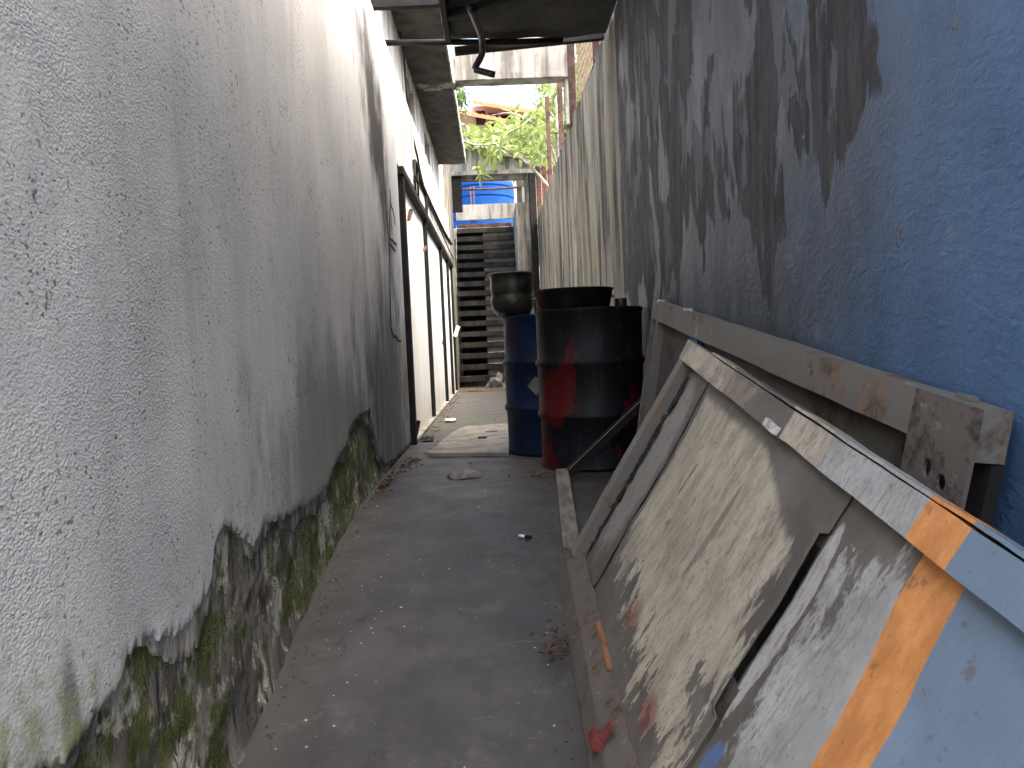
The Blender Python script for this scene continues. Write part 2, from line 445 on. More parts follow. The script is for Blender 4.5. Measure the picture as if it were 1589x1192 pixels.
def mat_gate(rail=False):
    t = NT('gate_rail_paint' if rail else 'gate_panel_paint')
    u, v, q = t.xyz()
    st = (9, 2.2, 9)                                   # brush and wear run up the gate
    grey = t.mix(t.step(t.noise(2.2, 6, .62), .36, .68), (.095, .086, .074), (.165, .152, .132))
    cream = t.mix(t.step(t.noise(3, 6, .65, t.vec((5, 1.6, 1))), .35, .66), (.345, .305, .225), (.48, .435, .335))
    pale = t.mix(t.step(t.noise(5, 6, .62), .36, .66), (.30, .30, .285), (.43, .44, .42))
    blue = t.mix(t.step(t.noise(2.5, 5, .6), .36, .7), (.145, .205, .275), (.185, .255, .335))
    orange = t.mix(t.step(t.noise(8, 6, .7, t.vec((2, 1, 1))), .40, .66), (.50, .205, .060), (.68, .30, .10))
    n1 = t.math('SUBTRACT', t.noise(7, 7, .7, t.vec((1.6, .8, 1))), .5)
    nb = t.math('SUBTRACT', t.noise(3.2, 7, .72, t.vec(st)), .5)
    jag = t.math('MULTIPLY', n1, .012)
    if rail:
        uw = t.math('ADD', u, t.math('MULTIPLY', t.math('ADD', n1, nb), .05))
        c = t.mix(t.step(uw, .53, .545), cream, grey)
        c = t.mix(t.step(uw, .985, 1.0), c, cream)
        c = t.mix(t.step(t.math('ADD', u, jag), 1.195, 1.20), c, pale)
        worn = t.step(t.math('ADD', t.noise(5, 7, .7), t.math('MULTIPLY', t.step(u, 1.1, .2), .08)), .57, .62)
        c = t.mix(t.math('MULTIPLY', worn, .8), c, t.mix(t.noise(20), (.20, .14, .10), (.34, .29, .22)))
        e0, e1 = 1.545, 1.655
    else:
        c = grey
        a = t.math('SUBTRACT', t.math('SUBTRACT', .885, t.math('MULTIPLY', t.math('MAXIMUM', t.math('SUBTRACT', u, .92), 0.0), .42)), v)
        b = t.math('MULTIPLY', t.math('SUBTRACT', v, t.math('ADD', .21, t.math('MULTIPLY', t.step(u, 1.0, .5), .10))), 1.3)
        d = t.math('SUBTRACT', 1.25, u); e = t.math('MULTIPLY', t.math('SUBTRACT', u, .36), 6.0)
        mm = t.math('MINIMUM', t.math('MINIMUM', a, b), t.math('MINIMUM', d, e))
        wear = t.math('ADD', t.math('MULTIPLY', t.math('ADD', nb, t.math('MULTIPLY', n1, .4)), t.math('ADD', .05, t.math('MULTIPLY', t.step(v, .85, .25), .95))), mm)
        c = t.mix(t.step(wear, .0, .03), c, cream)
        gouge = t.math('MULTIPLY', t.step(t.noise(1, 5, .6, t.vec((12, 2.4, 1), (2, 0, 0)), .3), .64, .67), t.step(u, 1.3, .6))
        c = t.mix(t.math('MULTIPLY', gouge, .85), c, (.085, .072, .06))
        # pale strip by the stile and pale field before the orange band
        ps = t.math('ADD', t.blob(u, v, .19, .55, .12, .42), t.math('MULTIPLY', nb, 1.0))
        c = t.mix(t.step(ps, .05, .35), c, (.235, .225, .20))
        pf = t.math('ADD', t.blob(u, v, 1.54, .56, .20, .34), t.math('MULTIPLY', t.math('ADD', nb, n1), 1.5))
        c = t.mix(t.step(pf, .10, .30), c, pale)
        pe = t.math('ADD', t.blob(u, v, 1.338, .64, .03, .24), t.math('MULTIPLY', n1, .9))
        c = t.mix(t.step(pe, .05, .15), c, (.42, .41, .385))
        nk = t.step(t.noise(13, 7, .75, t.vec((1.5, 1, 1), (7, 3, 0))), .665, .69)
        c = t.mix(t.math('MULTIPLY', nk, .75), c, (.50, .48, .43))
        rd = t.math('ADD', t.blob(u, v, .74, .27, .08, .075), t.math('MULTIPLY', nb, .9))
        c = t.mix(t.math('MULTIPLY', t.step(rd, .0, .9), .6), c, (.23, .045, .03))
        rd2 = t.math('ADD', t.blob(u, v, 1.08, .21, .06, .055), t.math('MULTIPLY', nb, 1.2))
        c = t.mix(t.math('MULTIPLY', t.step(rd2, .0, .5), .6), c, (.21, .035, .03))
        bl = t.math('ADD', t.blob(u, v, 1.37, .32, .03, .07), t.math('MULTIPLY', nb, 2.4))
        c = t.mix(t.step(bl, .15, .3), c, (.10, .17, .36))
        e0, e1 = 1.558, 1.668
    ue = t.math('ADD', u, t.math('MULTIPLY', n1, .006))
    if not rail: ue = t.math('SUBTRACT', ue, t.math('MULTIPLY', t.math('SUBTRACT', .9, v), .14))
    c = t.mix(t.step(ue, e0, e0 + .003), c, orange)
    c = t.mix(t.step(ue, e1, e1 + .003), c, blue)
    hair = t.step(t.noise(5, 7, .75, t.vec((14, 2.6, 9), (3, 3, 0)), .8), .53, .62)
    hair2 = t.step(t.noise(8, 7, .8, t.vec((16, 4, 9), (5, 1, 0)), .5), .50, .58)
    hm = t.math('ADD', .10, t.math('MULTIPLY', t.step(u, 1.58, 1.5), .36))
    c = t.mix(t.math('MULTIPLY', hair, hm), c, (.10, .088, .074))
    c = t.mix(t.math('MULTIPLY', hair2, t.math('MULTIPLY', hm, .7)), c, (.13, .118, .10))
    scuff = t.step(t.noise(9, 7, .75, t.vec((2, 1, 1), (1, 5, 0))), .60, .72)
    c = t.mix(t.math('MULTIPLY', scuff, .30), c, (.16, .135, .11))
    ed_ = t.step(t.noise(26, 5, .75, t.vec((1, 1, 1), (8, 8, 1))), .60, .66)
    c = t.mix(t.math('MULTIPLY', ed_, .5), c, (.12, .070, .045))
    nick = t.step(t.noise(17, 6, .75, t.vec((1, 1, 1), (4, 1, 2))), .71, .73)
    c = t.mix(t.math('MULTIPLY', nick, .85), c, (.62, .62, .58))
    h = t.math('ADD', t.noise(11, 6, .65, t.vec((1, .5, 1))), t.math('MULTIPLY', t.noise(60, 5, .7, t.vec((2, .6, 1))), .35))
    rg = t.math('ADD', .45, t.math('MULTIPLY', t.noise(8, 5), .35))
    return t.out(c, rg, t.bump(h, .4, .006), 0, .4)

def mat_rust(name, paint, rust, amount=.5, sc=6, spec=.35):
    t = NT(name)
    f = t.noise(sc, 7, .7)
    c = t.mix(t.step(f, amount - .03, amount + .06), paint, t.mix(t.step(t.noise(sc * 5, 5, .7), .4, .65), rust, tuple(k * .45 for k in rust)))
    c = t.mix(t.math('MULTIPLY', t.step(t.noise(sc * 2.7, 6, .75, t.vec((1, 1, 1), (9, 2, 4))), .60, .68), .6), c, tuple(min(1, k * 1.9 + .06) for k in paint))
    h = t.math('ADD', t.noise(sc * 6, 6, .7), t.math('MULTIPLY', f, 1.2))
    return t.out(c, t.math('ADD', .5, t.math('MULTIPLY', f, .4)), t.bump(h, .5, .005), 0, spec)

def mat_drum(name, base, other, third, seed):
    t = NT(name)
    f = t.noise(2.6, 5, .6, t.vec((1, 1, .8), (seed, seed * 2, 0)), .6)
    x_, y_, z_ = t.xyz()
    f = t.math('ADD', f, t.math('MULTIPLY', t.step(x_, .02, -.22), t.math('MULTIPLY', t.step(z_, .93, .75), .07)))
    c = t.mix(t.step(f, .545, .60), base, other)
    c = t.mix(t.step(t.noise(3.1, 5, .62, t.vec((1, 1, .7), (seed + 5, 1, 3)), .5), .60, .64), c, third)
    c = t.mix(t.math('MULTIPLY', t.step(t.noise(14, 7, .75), .60, .68), .6), c, (.045, .03, .022))
    c = t.mix(t.math('MULTIPLY', t.step(t.noise(1, 5, .7, t.vec((9, 9, .9), (seed, 0, 0))), .54, .66), .55), c, (.035, .020, .013))
    c = t.mix(t.math('MULTIPLY', t.step(t.noise(22, 5, .75, t.vec((1, 1, .6))), .66, .70), .7), c, (.10, .10, .10))
    return t.out(c, t.math('ADD', .36, t.math('MULTIPLY', t.noise(7, 5), .35)), t.bump(t.noise(7, 5, .6), .25, .012), 0, .22)

def mat_leaf(name, a, b, tr=.35):
    t = NT(name)
    oi = t.n('ShaderNodeObjectInfo')
    rnd = t.math('FRACT', t.math('ADD', oi.outputs['Random'], t.math('MULTIPLY', t.noise(2.6, 3), 2.0)))
    c = t.mix(rnd, a, b)
    t.out(c, .45, None, 0, .4)
    tl = t.n('ShaderNodeBsdfTranslucent'); t.put(tl.inputs[0], t.mix(.5, c, (.28, .36, .10)))
    ms = t.n('ShaderNodeMixShader'); ms.inputs[0].default_value = tr
    t.put(ms.inputs[1], t.b.outputs[0]); t.put(ms.inputs[2], tl.outputs[0])
    t.put(t.t.nodes['Material Output'].inputs[0], ms.outputs[0])
    return t.m

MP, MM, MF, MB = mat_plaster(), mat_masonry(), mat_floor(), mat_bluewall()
M_conc = mat_streaked('weathered_concrete', (.15, .144, .12), (.30, .285, .24), (.024, .023, .020), (.11, .13, .05), 2.4)
M_conc2 = mat_streaked('grey_concrete', (.25, .24, .215), (.36, .35, .32), (.10, .095, .085), (.21, .21, .16), 3)
M_white = mat_streaked('limewashed_wall', (.50, .49, .455), (.62, .61, .57), (.22, .21, .19), (.42, .41, .33), 4)
M_soffit = simple('dirty_soffit', (.040, .037, .032), (.085, .079, .070), 6, .9, .4, 50)
M_door = mat_door()
M_black = simple('black_steel', (.0045, .0045, .0045), (.012, .011, .010), 9, .7, .3, spec=.2)
M_brown = mat_rust('rusty_dark_steel', (.045, .035, .03), (.14, .06, .035), .48)
M_rust = mat_rust('red_oxide_steel', (.075, .034, .025), (.045, .022, .016), .50)
M_dark = simple('tarred_sheet', (.016, .016, .016), (.035, .034, .032), 3, .75, .35, 14, bd=.02)
M_void = simple('dark_interior', (.008, .008, .008), (.014, .013, .012), 4, .9, .1)
M_pvc = simple('black_pipe', (.012, .014, .017), (.03, .032, .036), 7, .4, .1)
M_cable = simple('cable_rubber', (.01, .01, .01), (.022, .02, .02), 12, .6, .1)
M_gate, M_rail = mat_gate(False), mat_gate(True)
M_gback = mat_rust('grimy_grey_rail', (.165, .155, .135), (.20, .15, .11), .54, 4)
M_gdark = mat_rust('dark_olive_panel', (.075, .070, .060), (.06, .045, .035), .55, 4)
M_gblue = mat_rust('blue_panel_paint', (.045, .115, .26), (.10, .08, .06), .64, 5)
M_plate = mat_rust('rusty_end_plate', (.125, .105, .092), (.095, .075, .065), .50, 9)
M_wood = simple('grey_timber', (.10, .088, .07), (.22, .19, .15), 5, .85, .6, 30, stretch=(6, 1.2, 6))
M_oxide = mat_rust('brown_bottom_rail', (.105, .092, .078), (.12, .085, .062), .54, 7)
M_drumb = mat_drum('blue_drum_paint', (.0025, .0095, .032), (.002, .007, .022), (.003, .012, .036), 1.0)
M_drumr = mat_drum('red_black_drum_paint', (.0035, .0042, .0052), (.070, .0035, .0035), (.003, .0065, .010), 3.3)
M_pot = simple('grimy_black_pot', (.006, .006, .005), (.034, .032, .022), 9, .34, .7, 30, spec=.35)
M_leaf = mat_leaf('bright_leaf', (.10, .155, .036), (.20, .25, .075))
M_leafd = mat_leaf('dark_leaf', (.025, .06, .012), (.06, .11, .02), .25)
M_bark = simple('pale_bark', (.17, .15, .12), (.34, .31, .26), 10, .9, .5, 40)
M_tile = simple('red_roof_tile', (.42, .13, .06), (.58, .22, .11), 5, .8, .5, 20, stretch=(5, 1, 1))
M_house = simple('cream_house_wall', (.52, .47, .38), (.64, .59, .50), 3, .9, .2)
M_glass = simple('dark_window_glass', (.012, .014, .017), (.03, .035, .04), 2, .12, 0, spec=.6)
M_tank = simple('blue_tank_plastic', (.002, .045, .20), (.003, .055, .23), 2, .6, .05, spec=.15)
M_litter = simple('dry_leaf', (.05, .025, .014), (.13, .07, .035), 20, .8, .3)
M_paper = simple('white_paper', (.62, .60, .56), (.78, .77, .73), 15, .8, .3)
M_chip = simple('pale_chip', (.35, .33, .29), (.62, .60, .55), 30, .8, .2)
M_moss = mat_leaf('moss', (.035, .052, .010), (.125, .150, .032), .15)
M_stone = simple('grey_stone', (.10, .095, .085), (.20, .19, .17), 14, .9, .7, 50)
M_board = simple('cement_board', (.15, .138, .115), (.26, .24, .20), 7, .9, .5, 40)
M_slat = simple('weathered_slat', (.26, .21, .135), (.50, .43, .30), 9, .85, .4, 40, stretch=(8, 1, 8))
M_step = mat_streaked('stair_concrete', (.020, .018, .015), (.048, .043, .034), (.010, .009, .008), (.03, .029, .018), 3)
M_plaque = simple('dull_metal_plate', (.09, .095, .08), (.16, .165, .14), 9, .5, .2)

# ------------------------------------------------------------------ ground: one sheet, ramp in the alley
def axis(spans):
    out = []
    for a, b, n in spans: out += lin(a, b, n)[:-1]
    return out + [spans[-1][1]]
gx = axis([(-300, -20, 6), (-20, -.8, 8), (-.8, 1.05, 75), (1.05, 20, 8), (20, 300, 6)])
gy = axis([(-300, -20, 6), (-20, .3, 14), (.3, 6, 230), (6, 15, 130), (15, 40, 10), (40, 300, 6)])
def gfn(x, y):
    z = zs(y)
    if -.8 <= x <= 1.05 and .3 < y < 15:
        z += .006 * fbm((x * 1.5, y * 1.5, 0), 1, 4) + .0015 * fbm((x * 14, y * 14, 3), 1, 3)
        m = fbm((x * 2.2 + 9, y * 2.2, 1.7), 1, 3)
        if m > .30: z -= .004 * min(1, (m - .30) * 14)          # scaled-off patches of screed
    return (x, y, z)
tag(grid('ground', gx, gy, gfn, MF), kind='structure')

# ------------------------------------------------------------------ left boundary wall: plaster skin over bare foot
BRK = [(-1.5, .10), (.6, .12), (1.02, .205), (1.16, .14), (1.30, .165), (1.335, .18), (1.385, .215), (1.475, .223), (1.55, .19), (1.676, .178),
       (1.80, .22), (1.832, .297), (1.87, .325), (1.905, .338), (1.95, .325), (2.02, .285), (2.116, .23), (2.209, .262), (2.35, .255), (2.484, .235), (2.7, .22),
       (2.943, .205), (3.1, .25), (3.348, .321), (3.47, .33), (3.6, .41), (3.9, .43), (4.165, .43), (4.25, .30), (4.4, .14), (4.6, .06), (5.0, .035), (6.0, .02)]
def brk(y):
    for i in range(len(BRK) - 1):
        if y <= BRK[i + 1][0]:
            a, b = BRK[i], BRK[i + 1]
            t = (y - a[0]) / (b[0] - a[0])
            z = a[1] + (b[1] - a[1]) * t
            break
    else: z = .02
    return z + .020 * fbm((y * 9, 0, 2), 1, 5) + .016 * fbm((y * 38, 3, 2), 1, 4)
bw = empty('boundary_wall', (XL - .15, 2.3, -.8))
tag(bw, 'tall rough grey plastered wall on the left with mossy crumbling foot', 'wall')
ys = axis([(-1.5, .8, 30), (.8, 2.6, 560), (2.6, 3.4, 190), (3.4, 5.985, 300)])
ts = [0, .004, .01, .02, .035, .055, .08, .11, .15] + lin(.2, 1, 28)
WT = 2.965
def pfn(y, t):
    b = brk(y)
    z = b + (WT - b) * t
    d = .005 * fbm((y * 1.3, z * 1.3, 5), 1, 3) + .0016 * fbm((y * 9, z * 9, 1), 1, 3)
    lip = max(0, 1 - (z - b) / .07)
    d += lip * (.004 * fbm((y * 14, z * 14, 8), 1, 2)) - (.002 if t == 0 else 0)
    if y > 5.9: d *= max(0, (5.985 - y) / .085)
    return (XL + d, y, z)
pl = grid('plaster', ys, [-1] + ts, lambda y, t: (XL - .05, y, brk(y) + .004) if t == -1 else pfn(y, t), MP)
pl.parent = bw; pl.matrix_parent_inverse = Matrix.Translation(bw.location).inverted()
bz = lin(0, 1, 56)
def mfn(y, t):
    f0 = zs(y) - .03
    top = brk(y) + .13
    z = f0 + (top - f0) * t
    e = max(0, 1 - (z - f0) / .16)
    d = .008 * fbm((y * 4, z * 3, 9), 1, 5) + .004 * fbm((y * 17, z * 11, 4), 1, 4) + .014 * e * e
    lay = fbm((y * 3.1 + 4, z * 2.4, 2), 1, 4)
    if lay > .12: d -= .006 * min(1, (lay - .12) * 18)             # a further coat has dropped off here
    return (XL - .017 + d - .035 * max(0, (t - .86) / .14), y, z)
ms_ = grid('masonry_foot', ys, bz, mfn, MM)
ms_.parent = bw; ms_.matrix_parent_inverse = pl.matrix_parent_inverse
def sfn(y, t):
    if t == -1: return (XL - .035, y, sfn(y, 0)[2] + .003)
    dp = max(0, .030 + .075 * fbm((y * 3.3, 7, 1), 1, 4) + .018 * fbm((y * 40, 2, 1), 1, 3))
    b = brk(y) - dp
    z = b + (brk(y) + .03 - b) * t
    return (XL - .0075 + .0016 * fbm((y * 22, z * 22, 4), 1, 3) + .003 * fbm((y * 5, z * 5, 2), 1, 2), y, z)
sk = grid('scratch_coat', ys, [-1] + lin(0, 1, 8), sfn, mat_streaked('scratch_coat', (.22, .215, .195), (.40, .385, .345), (.09, .087, .078), (.17, .18, .09), 7))
sk.parent = bw; sk.matrix_parent_inverse = pl.matrix_parent_inverse
core = box('wall_core', -.96, XL - .085, -1.5, 5.985, -.9, WT - .004, M_conc2, None, 0)
core.parent = bw; core.matrix_parent_inverse = pl.matrix_parent_inverse
cap = box('wall_top', -.96, XL - .003, -1.5, 5.985, WT - .003, WT + .012, M_conc2, None, .003)
cap.parent = bw; cap.matrix_parent_inverse = pl.matrix_parent_inverse
endw = box('wall_end', XL - .084, XL - .012, 5.93, 5.984, 0, WT - .005, M_conc2, None, 0)
endw.parent = bw; endw.matrix_parent_inverse = pl.matrix_parent_inverse
# open crack near the wall's end: thin dark gash standing in the plaster
CRK = [[(5.489, 1.894), (5.50, 1.80), (5.43, 1.72), (5.40, 1.663), (5.33, 1.58), (5.305, 1.494), (5.26, 1.40), (5.245, 1.334), (5.20, 1.2), (5.176, 1.07), (5.16, .95), (5.174, .897), (5.27, .85), (5.388, .848), (5.55, .82), (5.668, .814)],
       [(5.50, 1.80), (5.56, 1.765), (5.62, 1.75), (5.668, 1.66)], [(5.314, 1.517), (5.5, 1.525), (5.693, 1.518)], [(5.30, 1.48), (5.45, 1.476), (5.598, 1.465)]]
for k, line in enumerate(CRK):
    v, f = [], []
    pts = smoothpath([(0, a, b) for a, b in line], 7)
    for i, p in enumerate(pts):
        wd = (.020 if k == 0 else .012) * (.45 + .9 * abs(noise.noise((p.y * 13, p.z * 13, k)))) * (1 - .8 * abs(i / (len(pts) - 1) - .5) ** 3 * 8)
        q = pts[min(i + 1, len(pts) - 1)] - pts[max(i - 1, 0)]
        nrm = Vector((0, -q.z, q.y)).normalized()
        jt = Vector((0, noise.noise((p.y * 30, p.z * 30, 4)), noise.noise((p.y * 30, p.z * 30, 8)))) * .010
        c0 = pfn(p.y, max(0, min(1, (p.z - brk(p.y)) / (WT - brk(p.y)))))[0] + .0035
        for s_ in (-1, 1): v.append(Vector((c0, p.y, p.z)) + jt + nrm * wd * s_)
        v.append(Vector((c0 - .02, p.y, p.z)) + jt)
    for i in range(len(pts) - 1):
        a = i * 3; f += [(a, a + 1, a + 4, a + 3), (a + 1, a + 2, a + 5, a + 4), (a + 2, a, a + 3, a + 5)]
    c_ = mesh('crack', v, f, M_void)
    c_.parent = bw; c_.matrix_parent_inverse = pl.matrix_parent_inverse

# moss standing on the bare foot
def moss_cover():
    v, f = [], []
    rnd = random.Random(3)
    n = 0
    while n < 26000:
        y = rnd.uniform(.7, 4.3); t = rnd.random()
        p = mfn(y, t * .88)
        m = noise.fractal(Vector((y * 2.1, p[2] * 2.6, 3.3)), 1, 2, 5) + .10 - .25 * max(0, p[2] - brk(y) + .02) * 10
        if m + rnd.uniform(-.10, .10) < .16: n += .25; continue
        n += 1
        L = rnd.uniform(.003, .0085); a = rnd.uniform(0, 6.28); wd = rnd.uniform(.0012, .003)
        d = Vector((rnd.uniform(.3, 1), rnd.uniform(-.8, .8), rnd.uniform(-.5, .9))).normalized() * L
        s = d.cross(Vector((math.cos(a), math.sin(a), .3))).normalized() * wd
        b = Vector(p) - Vector((.002, 0, 0))
        i = len(v); v += [b - s, b + s, b + d + s * .3, b + d - s * .3]; f.append((i, i + 1, i + 2, i + 3))
    return mesh('moss', v, f, M_moss)
tag(moss_cover(), 'green moss growing on the bare foot of the left wall', 'moss', kind='stuff')

# ------------------------------------------------------------------ workshop building behind the boundary wall
wb = empty('workshop_building', (-.8, 10.4, 0))
tag(wb, 'limewashed workshop building on the left with dark overhanging eave slab', 'building')
PI = Matrix.Translation(wb.location).inverted()
def sub(o, root):
    o.parent = root; o.matrix_parent_inverse = root.matrix_world.inverted() if root.type != 'EMPTY' else Matrix.Translation(root.location).inverted()
    return o
sub(rough_box('wall_over_door', -.95, XL, 5.99, 13.14, 2.20, 2.96, M_white, None, .12, .006), wb)
sub(box('wall_return', -.95, XL - .004, 13.15, 14.95, -.05, 4.3, M_conc, None, .006), wb)
WIN = [(7.55, 8.45, 3.12, 3.44), (9.55, 10.35, 3.10, 3.42)]
uy = sorted(set([5.0, 14.95] + [a for q in WIN for a in q[:2]] + lin(5.0, 14.95, 12)))
sub(box('upper_wall_base', -1.1, -.75, 5.0, 13.14, 2.975, 3.10, M_white, None, .004), wb)
sub(box('upper_wall_head', -1.1, -.75, 5.0, 13.14, 3.45, 5.2, M_white, None, .004), wb)
prev = 5.0
for (a, b, c, d) in WIN + [(13.14, 0, 0, 0)]:
    sub(box('wall_pier', -1.1, -.75, prev, a, 3.1, 3.45, M_white, None, .002), wb)
    prev = b
for (a, b, c, d) in WIN:
    fr = sub(box('window', -.84, -.82, a + .002, b - .002, 3.102, 3.448, M_glass, None, 0), wb)
    for yy in (a + .02, (a + b) / 2, b - .02):
        q = box('window_bar', -.83, -.80, yy - .012, yy + .012, 3.104, 3.446, M_brown, None, 0); q.parent = fr
ev = sub(rough_box('eave_slab', -.748, -.34, 5.75, 12.1, 3.60, 3.72, M_soffit, None, .09, .010, 2), wb)
q = rough_box('slab_edge', -.338, -.322, 5.75, 12.1, 3.585, 3.735, M_conc2, None, .12, .006, 4); q.parent = ev

# folding door of four white sheets in a black steel frame
fd = empty('folding_door', (XL, 9.5, 0))
tag(fd, 'row of four tall white sheet metal doors in a black frame', 'door')
DY = [6.10, 8.15, 10.45, 11.95, 13.05]
DX = XL + .012
for i in range(4):
    a, b = DY[i] + .035, DY[i + 1] - .035
    def dfn(y, z, a=a, b=b, i=i):
        e = min(y - a, b - y, z - .03, 2.09 - z)
        return (DX - .022 + .010 * fbm((y * 1.4, z * 1.4, i), 1, 3) * min(1, max(0, e / .15)), y, z)
    sub(grid('door_panel', lin(a, b, 40), lin(.03, 2.09, 40), dfn, M_door), fd)
for i, y in enumerate(DY):
    wd = .085 if i == 0 else .034
    sub(box('door_post', DX - .05, DX + (.028 if i == 0 else .018), y - (.085 if i == 0 else wd), y + (.01 if i == 0 else wd), 0, 2.10, M_black, None, .004), fd)
sub(box('top_rail', DX - .045, DX + .036, 5.99, 13.08, 2.102, 2.165, M_black, None, .005), fd)
sub(box('bottom_rail', DX - .045, DX + .022, 6.14, 13.08, .002, .03, M_conc2, None, .005), fd)
for (y, z, s) in ((6.62, 1.90, .05), (6.33, .10, .06), (10.28, .85, .05), (7.95, 1.78, .03)):
    sub(bar('door_catch', (DX - .012, y, z - s), (DX + .014, y + .03, z + s), .04, .02, M_black if z < 1.75 else M_brown), fd)

# conduits, cable
def tubething(name, pts, r, mat, label, cat, group=None, seg=8, n=6):
    o = tube(name, smoothpath(pts, n), r, mat, None, seg); tag(o, label, cat, group); return o
XC = XL + .02
tubething('hanging_cable', [(-.735, 6.7, 3.85), (-.735, 6.83, 3.716), (-.72, 7.19, 3.5), (-.715, 7.3, 3.115), (-.70, 7.42, 2.82), (XC, 7.55, 2.62), (XC, 7.75, 2.535), (XC, 8.25, 2.44), (XC, 9.3, 2.37), (XC, 11.4, 2.345), (XC, 13.9, 2.33)], .011, M_cable,
          'black cable drooping down the white upper wall and along above the doors', 'cable')
tubething('conduit', [(XC, 7.25, 2.50), (XC, 7.95, 2.43), (XC, 9.3, 2.43), (XC, 11.4, 2.46), (XC, 13.3, 2.53)],   .020, M_black, 'dark conduit pipe running along the wall just above the white doors', 'pipe')
cd = empty('pipe_pair', (XC, 7.3, 2.2)); tag(cd, 'pair of thin pipes dropping to the top of the door frame, with a clip', 'pipe')
for y in (7.2, 7.46): sub(tube('pipe', [(XC, y, 2.19), (XC, y + .03, 2.50)], .011, M_black), cd)
sub(box('pipe_clip', XC - .012, XC + .012, 7.19, 7.48, 2.345, 2.355, M_black, None, 0), cd)
tubething('pipe_stub', [(XC, 8.36, 2.19), (XC, 8.40, 2.44)], .016, M_black, 'short thick black pipe stub between conduit and door frame', 'pipe')

# ------------------------------------------------------------------ awning over the near right half of the alley
aw = empty('awning', (.35, 4, 2.95))
tag(aw, 'dark sheet awning on steel tubes spanning to the blue wall', 'awning')
def afn(q, y):
    x0 = -.15 - .10 * max(0, min(1, (y - 4.2) / .7))  # unseen left edge set back to let light onto the left wall
    x = x0 + (.925 - x0) * q
    return (x, y, 3.022 + .007 * math.sin(x * 14 + .4 * y) + .02 * fbm((x * 1.5, y * 1.5, 2), 1, 3))
sub(grid('awning_sheet', lin(0, 1, 60), lin(-.3, 5.80, 80), afn, M_dark), aw)  # near end runs on out of view, lengthened to keep sun off the walls
sub(bar('purlin', (-.217, 5.30, 2.985), (.925, 4.62, 2.985), .045, .05, M_black), aw)
sub(bar('purlin', (-.24, 4.95, 2.985), (-.24, 5.7, 2.985), .04, .05, M_black), aw)
sub(tube('far_tube', [(XL - .03, 5.73, 2.992), (-.3, 5.735, 2.985), (.2, 5.74, 2.97), (.6, 5.75, 2.972)], .021, M_black, None, 10), aw)
sub(bar('edge_angle', (-.2, 5.83, 2.95), (.92, 5.87, 3.04), .05, .055, M_black), aw)
sub(bar('edge_angle', (.0, 5.865, 2.995), (.92, 5.905, 3.065), .03, .03, M_brown), aw)
sub(bar('near_tube', (XL - .03, 5.12, 2.995), (-.2, 5.12, 3.0), .05, .055, M_black), aw)
sub(bar('pale_batten', (XL - .03, 4.93, 3.04), (.35, 4.86, 3.02), .07, .05, M_conc2), aw)
tag(tube('bent_drainpipe', smoothpath([(-.065, 5.1, 2.955), (-.005, 5.5, 2.945), (.005, 5.62, 2.925), (0, 5.66, 2.86), (-.053, 5.66, 2.765), (-.045, 5.66, 2.75), (.088, 5.66, 2.71)], 5), .024, M_pvc, None, 12),
    'black bent drainpipe stub hanging from the awning edge', 'pipe')

# ------------------------------------------------------------------ right walls
def rfn(y, z): return (XR + .006 * fbm((y * 1.2, z * 1.2, 7), 1, 3) + .002 * fbm((y * 9, z * 9, 7), 1, 3), y, z)
pw = empty('painted_wall', (XR + .1, 2, -.8)); tag(pw, 'tall right-hand wall with peeling blue and grey paint', 'wall')
ry = axis([(-1.5, .8, 30), (.8, 5.42, 260)])
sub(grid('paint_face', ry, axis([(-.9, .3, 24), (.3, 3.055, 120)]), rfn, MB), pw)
sub(box('wall_core', XR + .02, XR + .2, -1.5, 5.42, -.9, 3.05, M_conc2, None, 0), pw)
cw = empty('concrete_wall', (XR + .1, 10, 0)); tag(cw, 'bare streaked concrete wall on the right beyond the awning', 'wall')
def cfn(y, t):
    top = 3.06 + .10 * min(1, (y - 5.42) / 4) + .02 * fbm((y * 2, 1, 1), 1, 4)
    z = -.05 + (top + .05) * t
    return (XR + .004 + .010 * fbm((y * 2, z * .7, 3), 1, 4) + .006 * math.sin(y * 21 + 2 * fbm((y, z * .3, 0))) , y, z)
sub(grid('wall_face', lin(5.42, 15.0, 300), lin(0, 1, 70), cfn, M_conc), cw)
sub(grid('wall_top', lin(5.42, 15.0, 120), [0, 1], lambda y, s: (XR + .005 + .19 * s, y, cfn(y, 1)[2] - .002), M_conc2), cw)

# fence on top of the concrete wall
fe = empty('slat_fence', (1.0, 7.5, 3.1)); tag(fe, 'weathered slat fence with rusty posts on top of the right wall', 'fence')
for (y, h, wd) in ((6.47, 1.0, .05), (8.30, 1.0, .075)):
    sub(box('post', .935 - wd / 2 + .01, .935 + wd / 2 + .01, y - wd / 2, y + wd / 2, 3.06, 3.06 + h, M_rust, None, .004), fe)
for k in range(9):
    z = 3.17 + k * .085
    a = Vector((1.0 + .004 * (k % 2), 5.6, z + .05 + random.uniform(-.01, .01))); b = Vector((1.0, 8.22, z + .11 + random.uniform(-.012, .012)))
    sub(bar('slat', a, b, .022, .058, M_slat, None, (0, 0, 1), .004), fe)
for (x, y, h, wd, lab) in ((.95, 9.75, 1.25, .06, 'rusty steel post on the right wall under the end of the concrete beam'), (.95, 11.75, 1.3, .06, 'thin rusty steel post on the right wall amid the leaves')):
    tag(box('fence_post', x - wd / 2, x + wd / 2, y - wd / 2, y + wd / 2, cfn(y, 1)[2] - .01, cfn(y, 1)[2] + h, M_rust, None, .004), lab, 'post', 'rusty posts on the right wall')

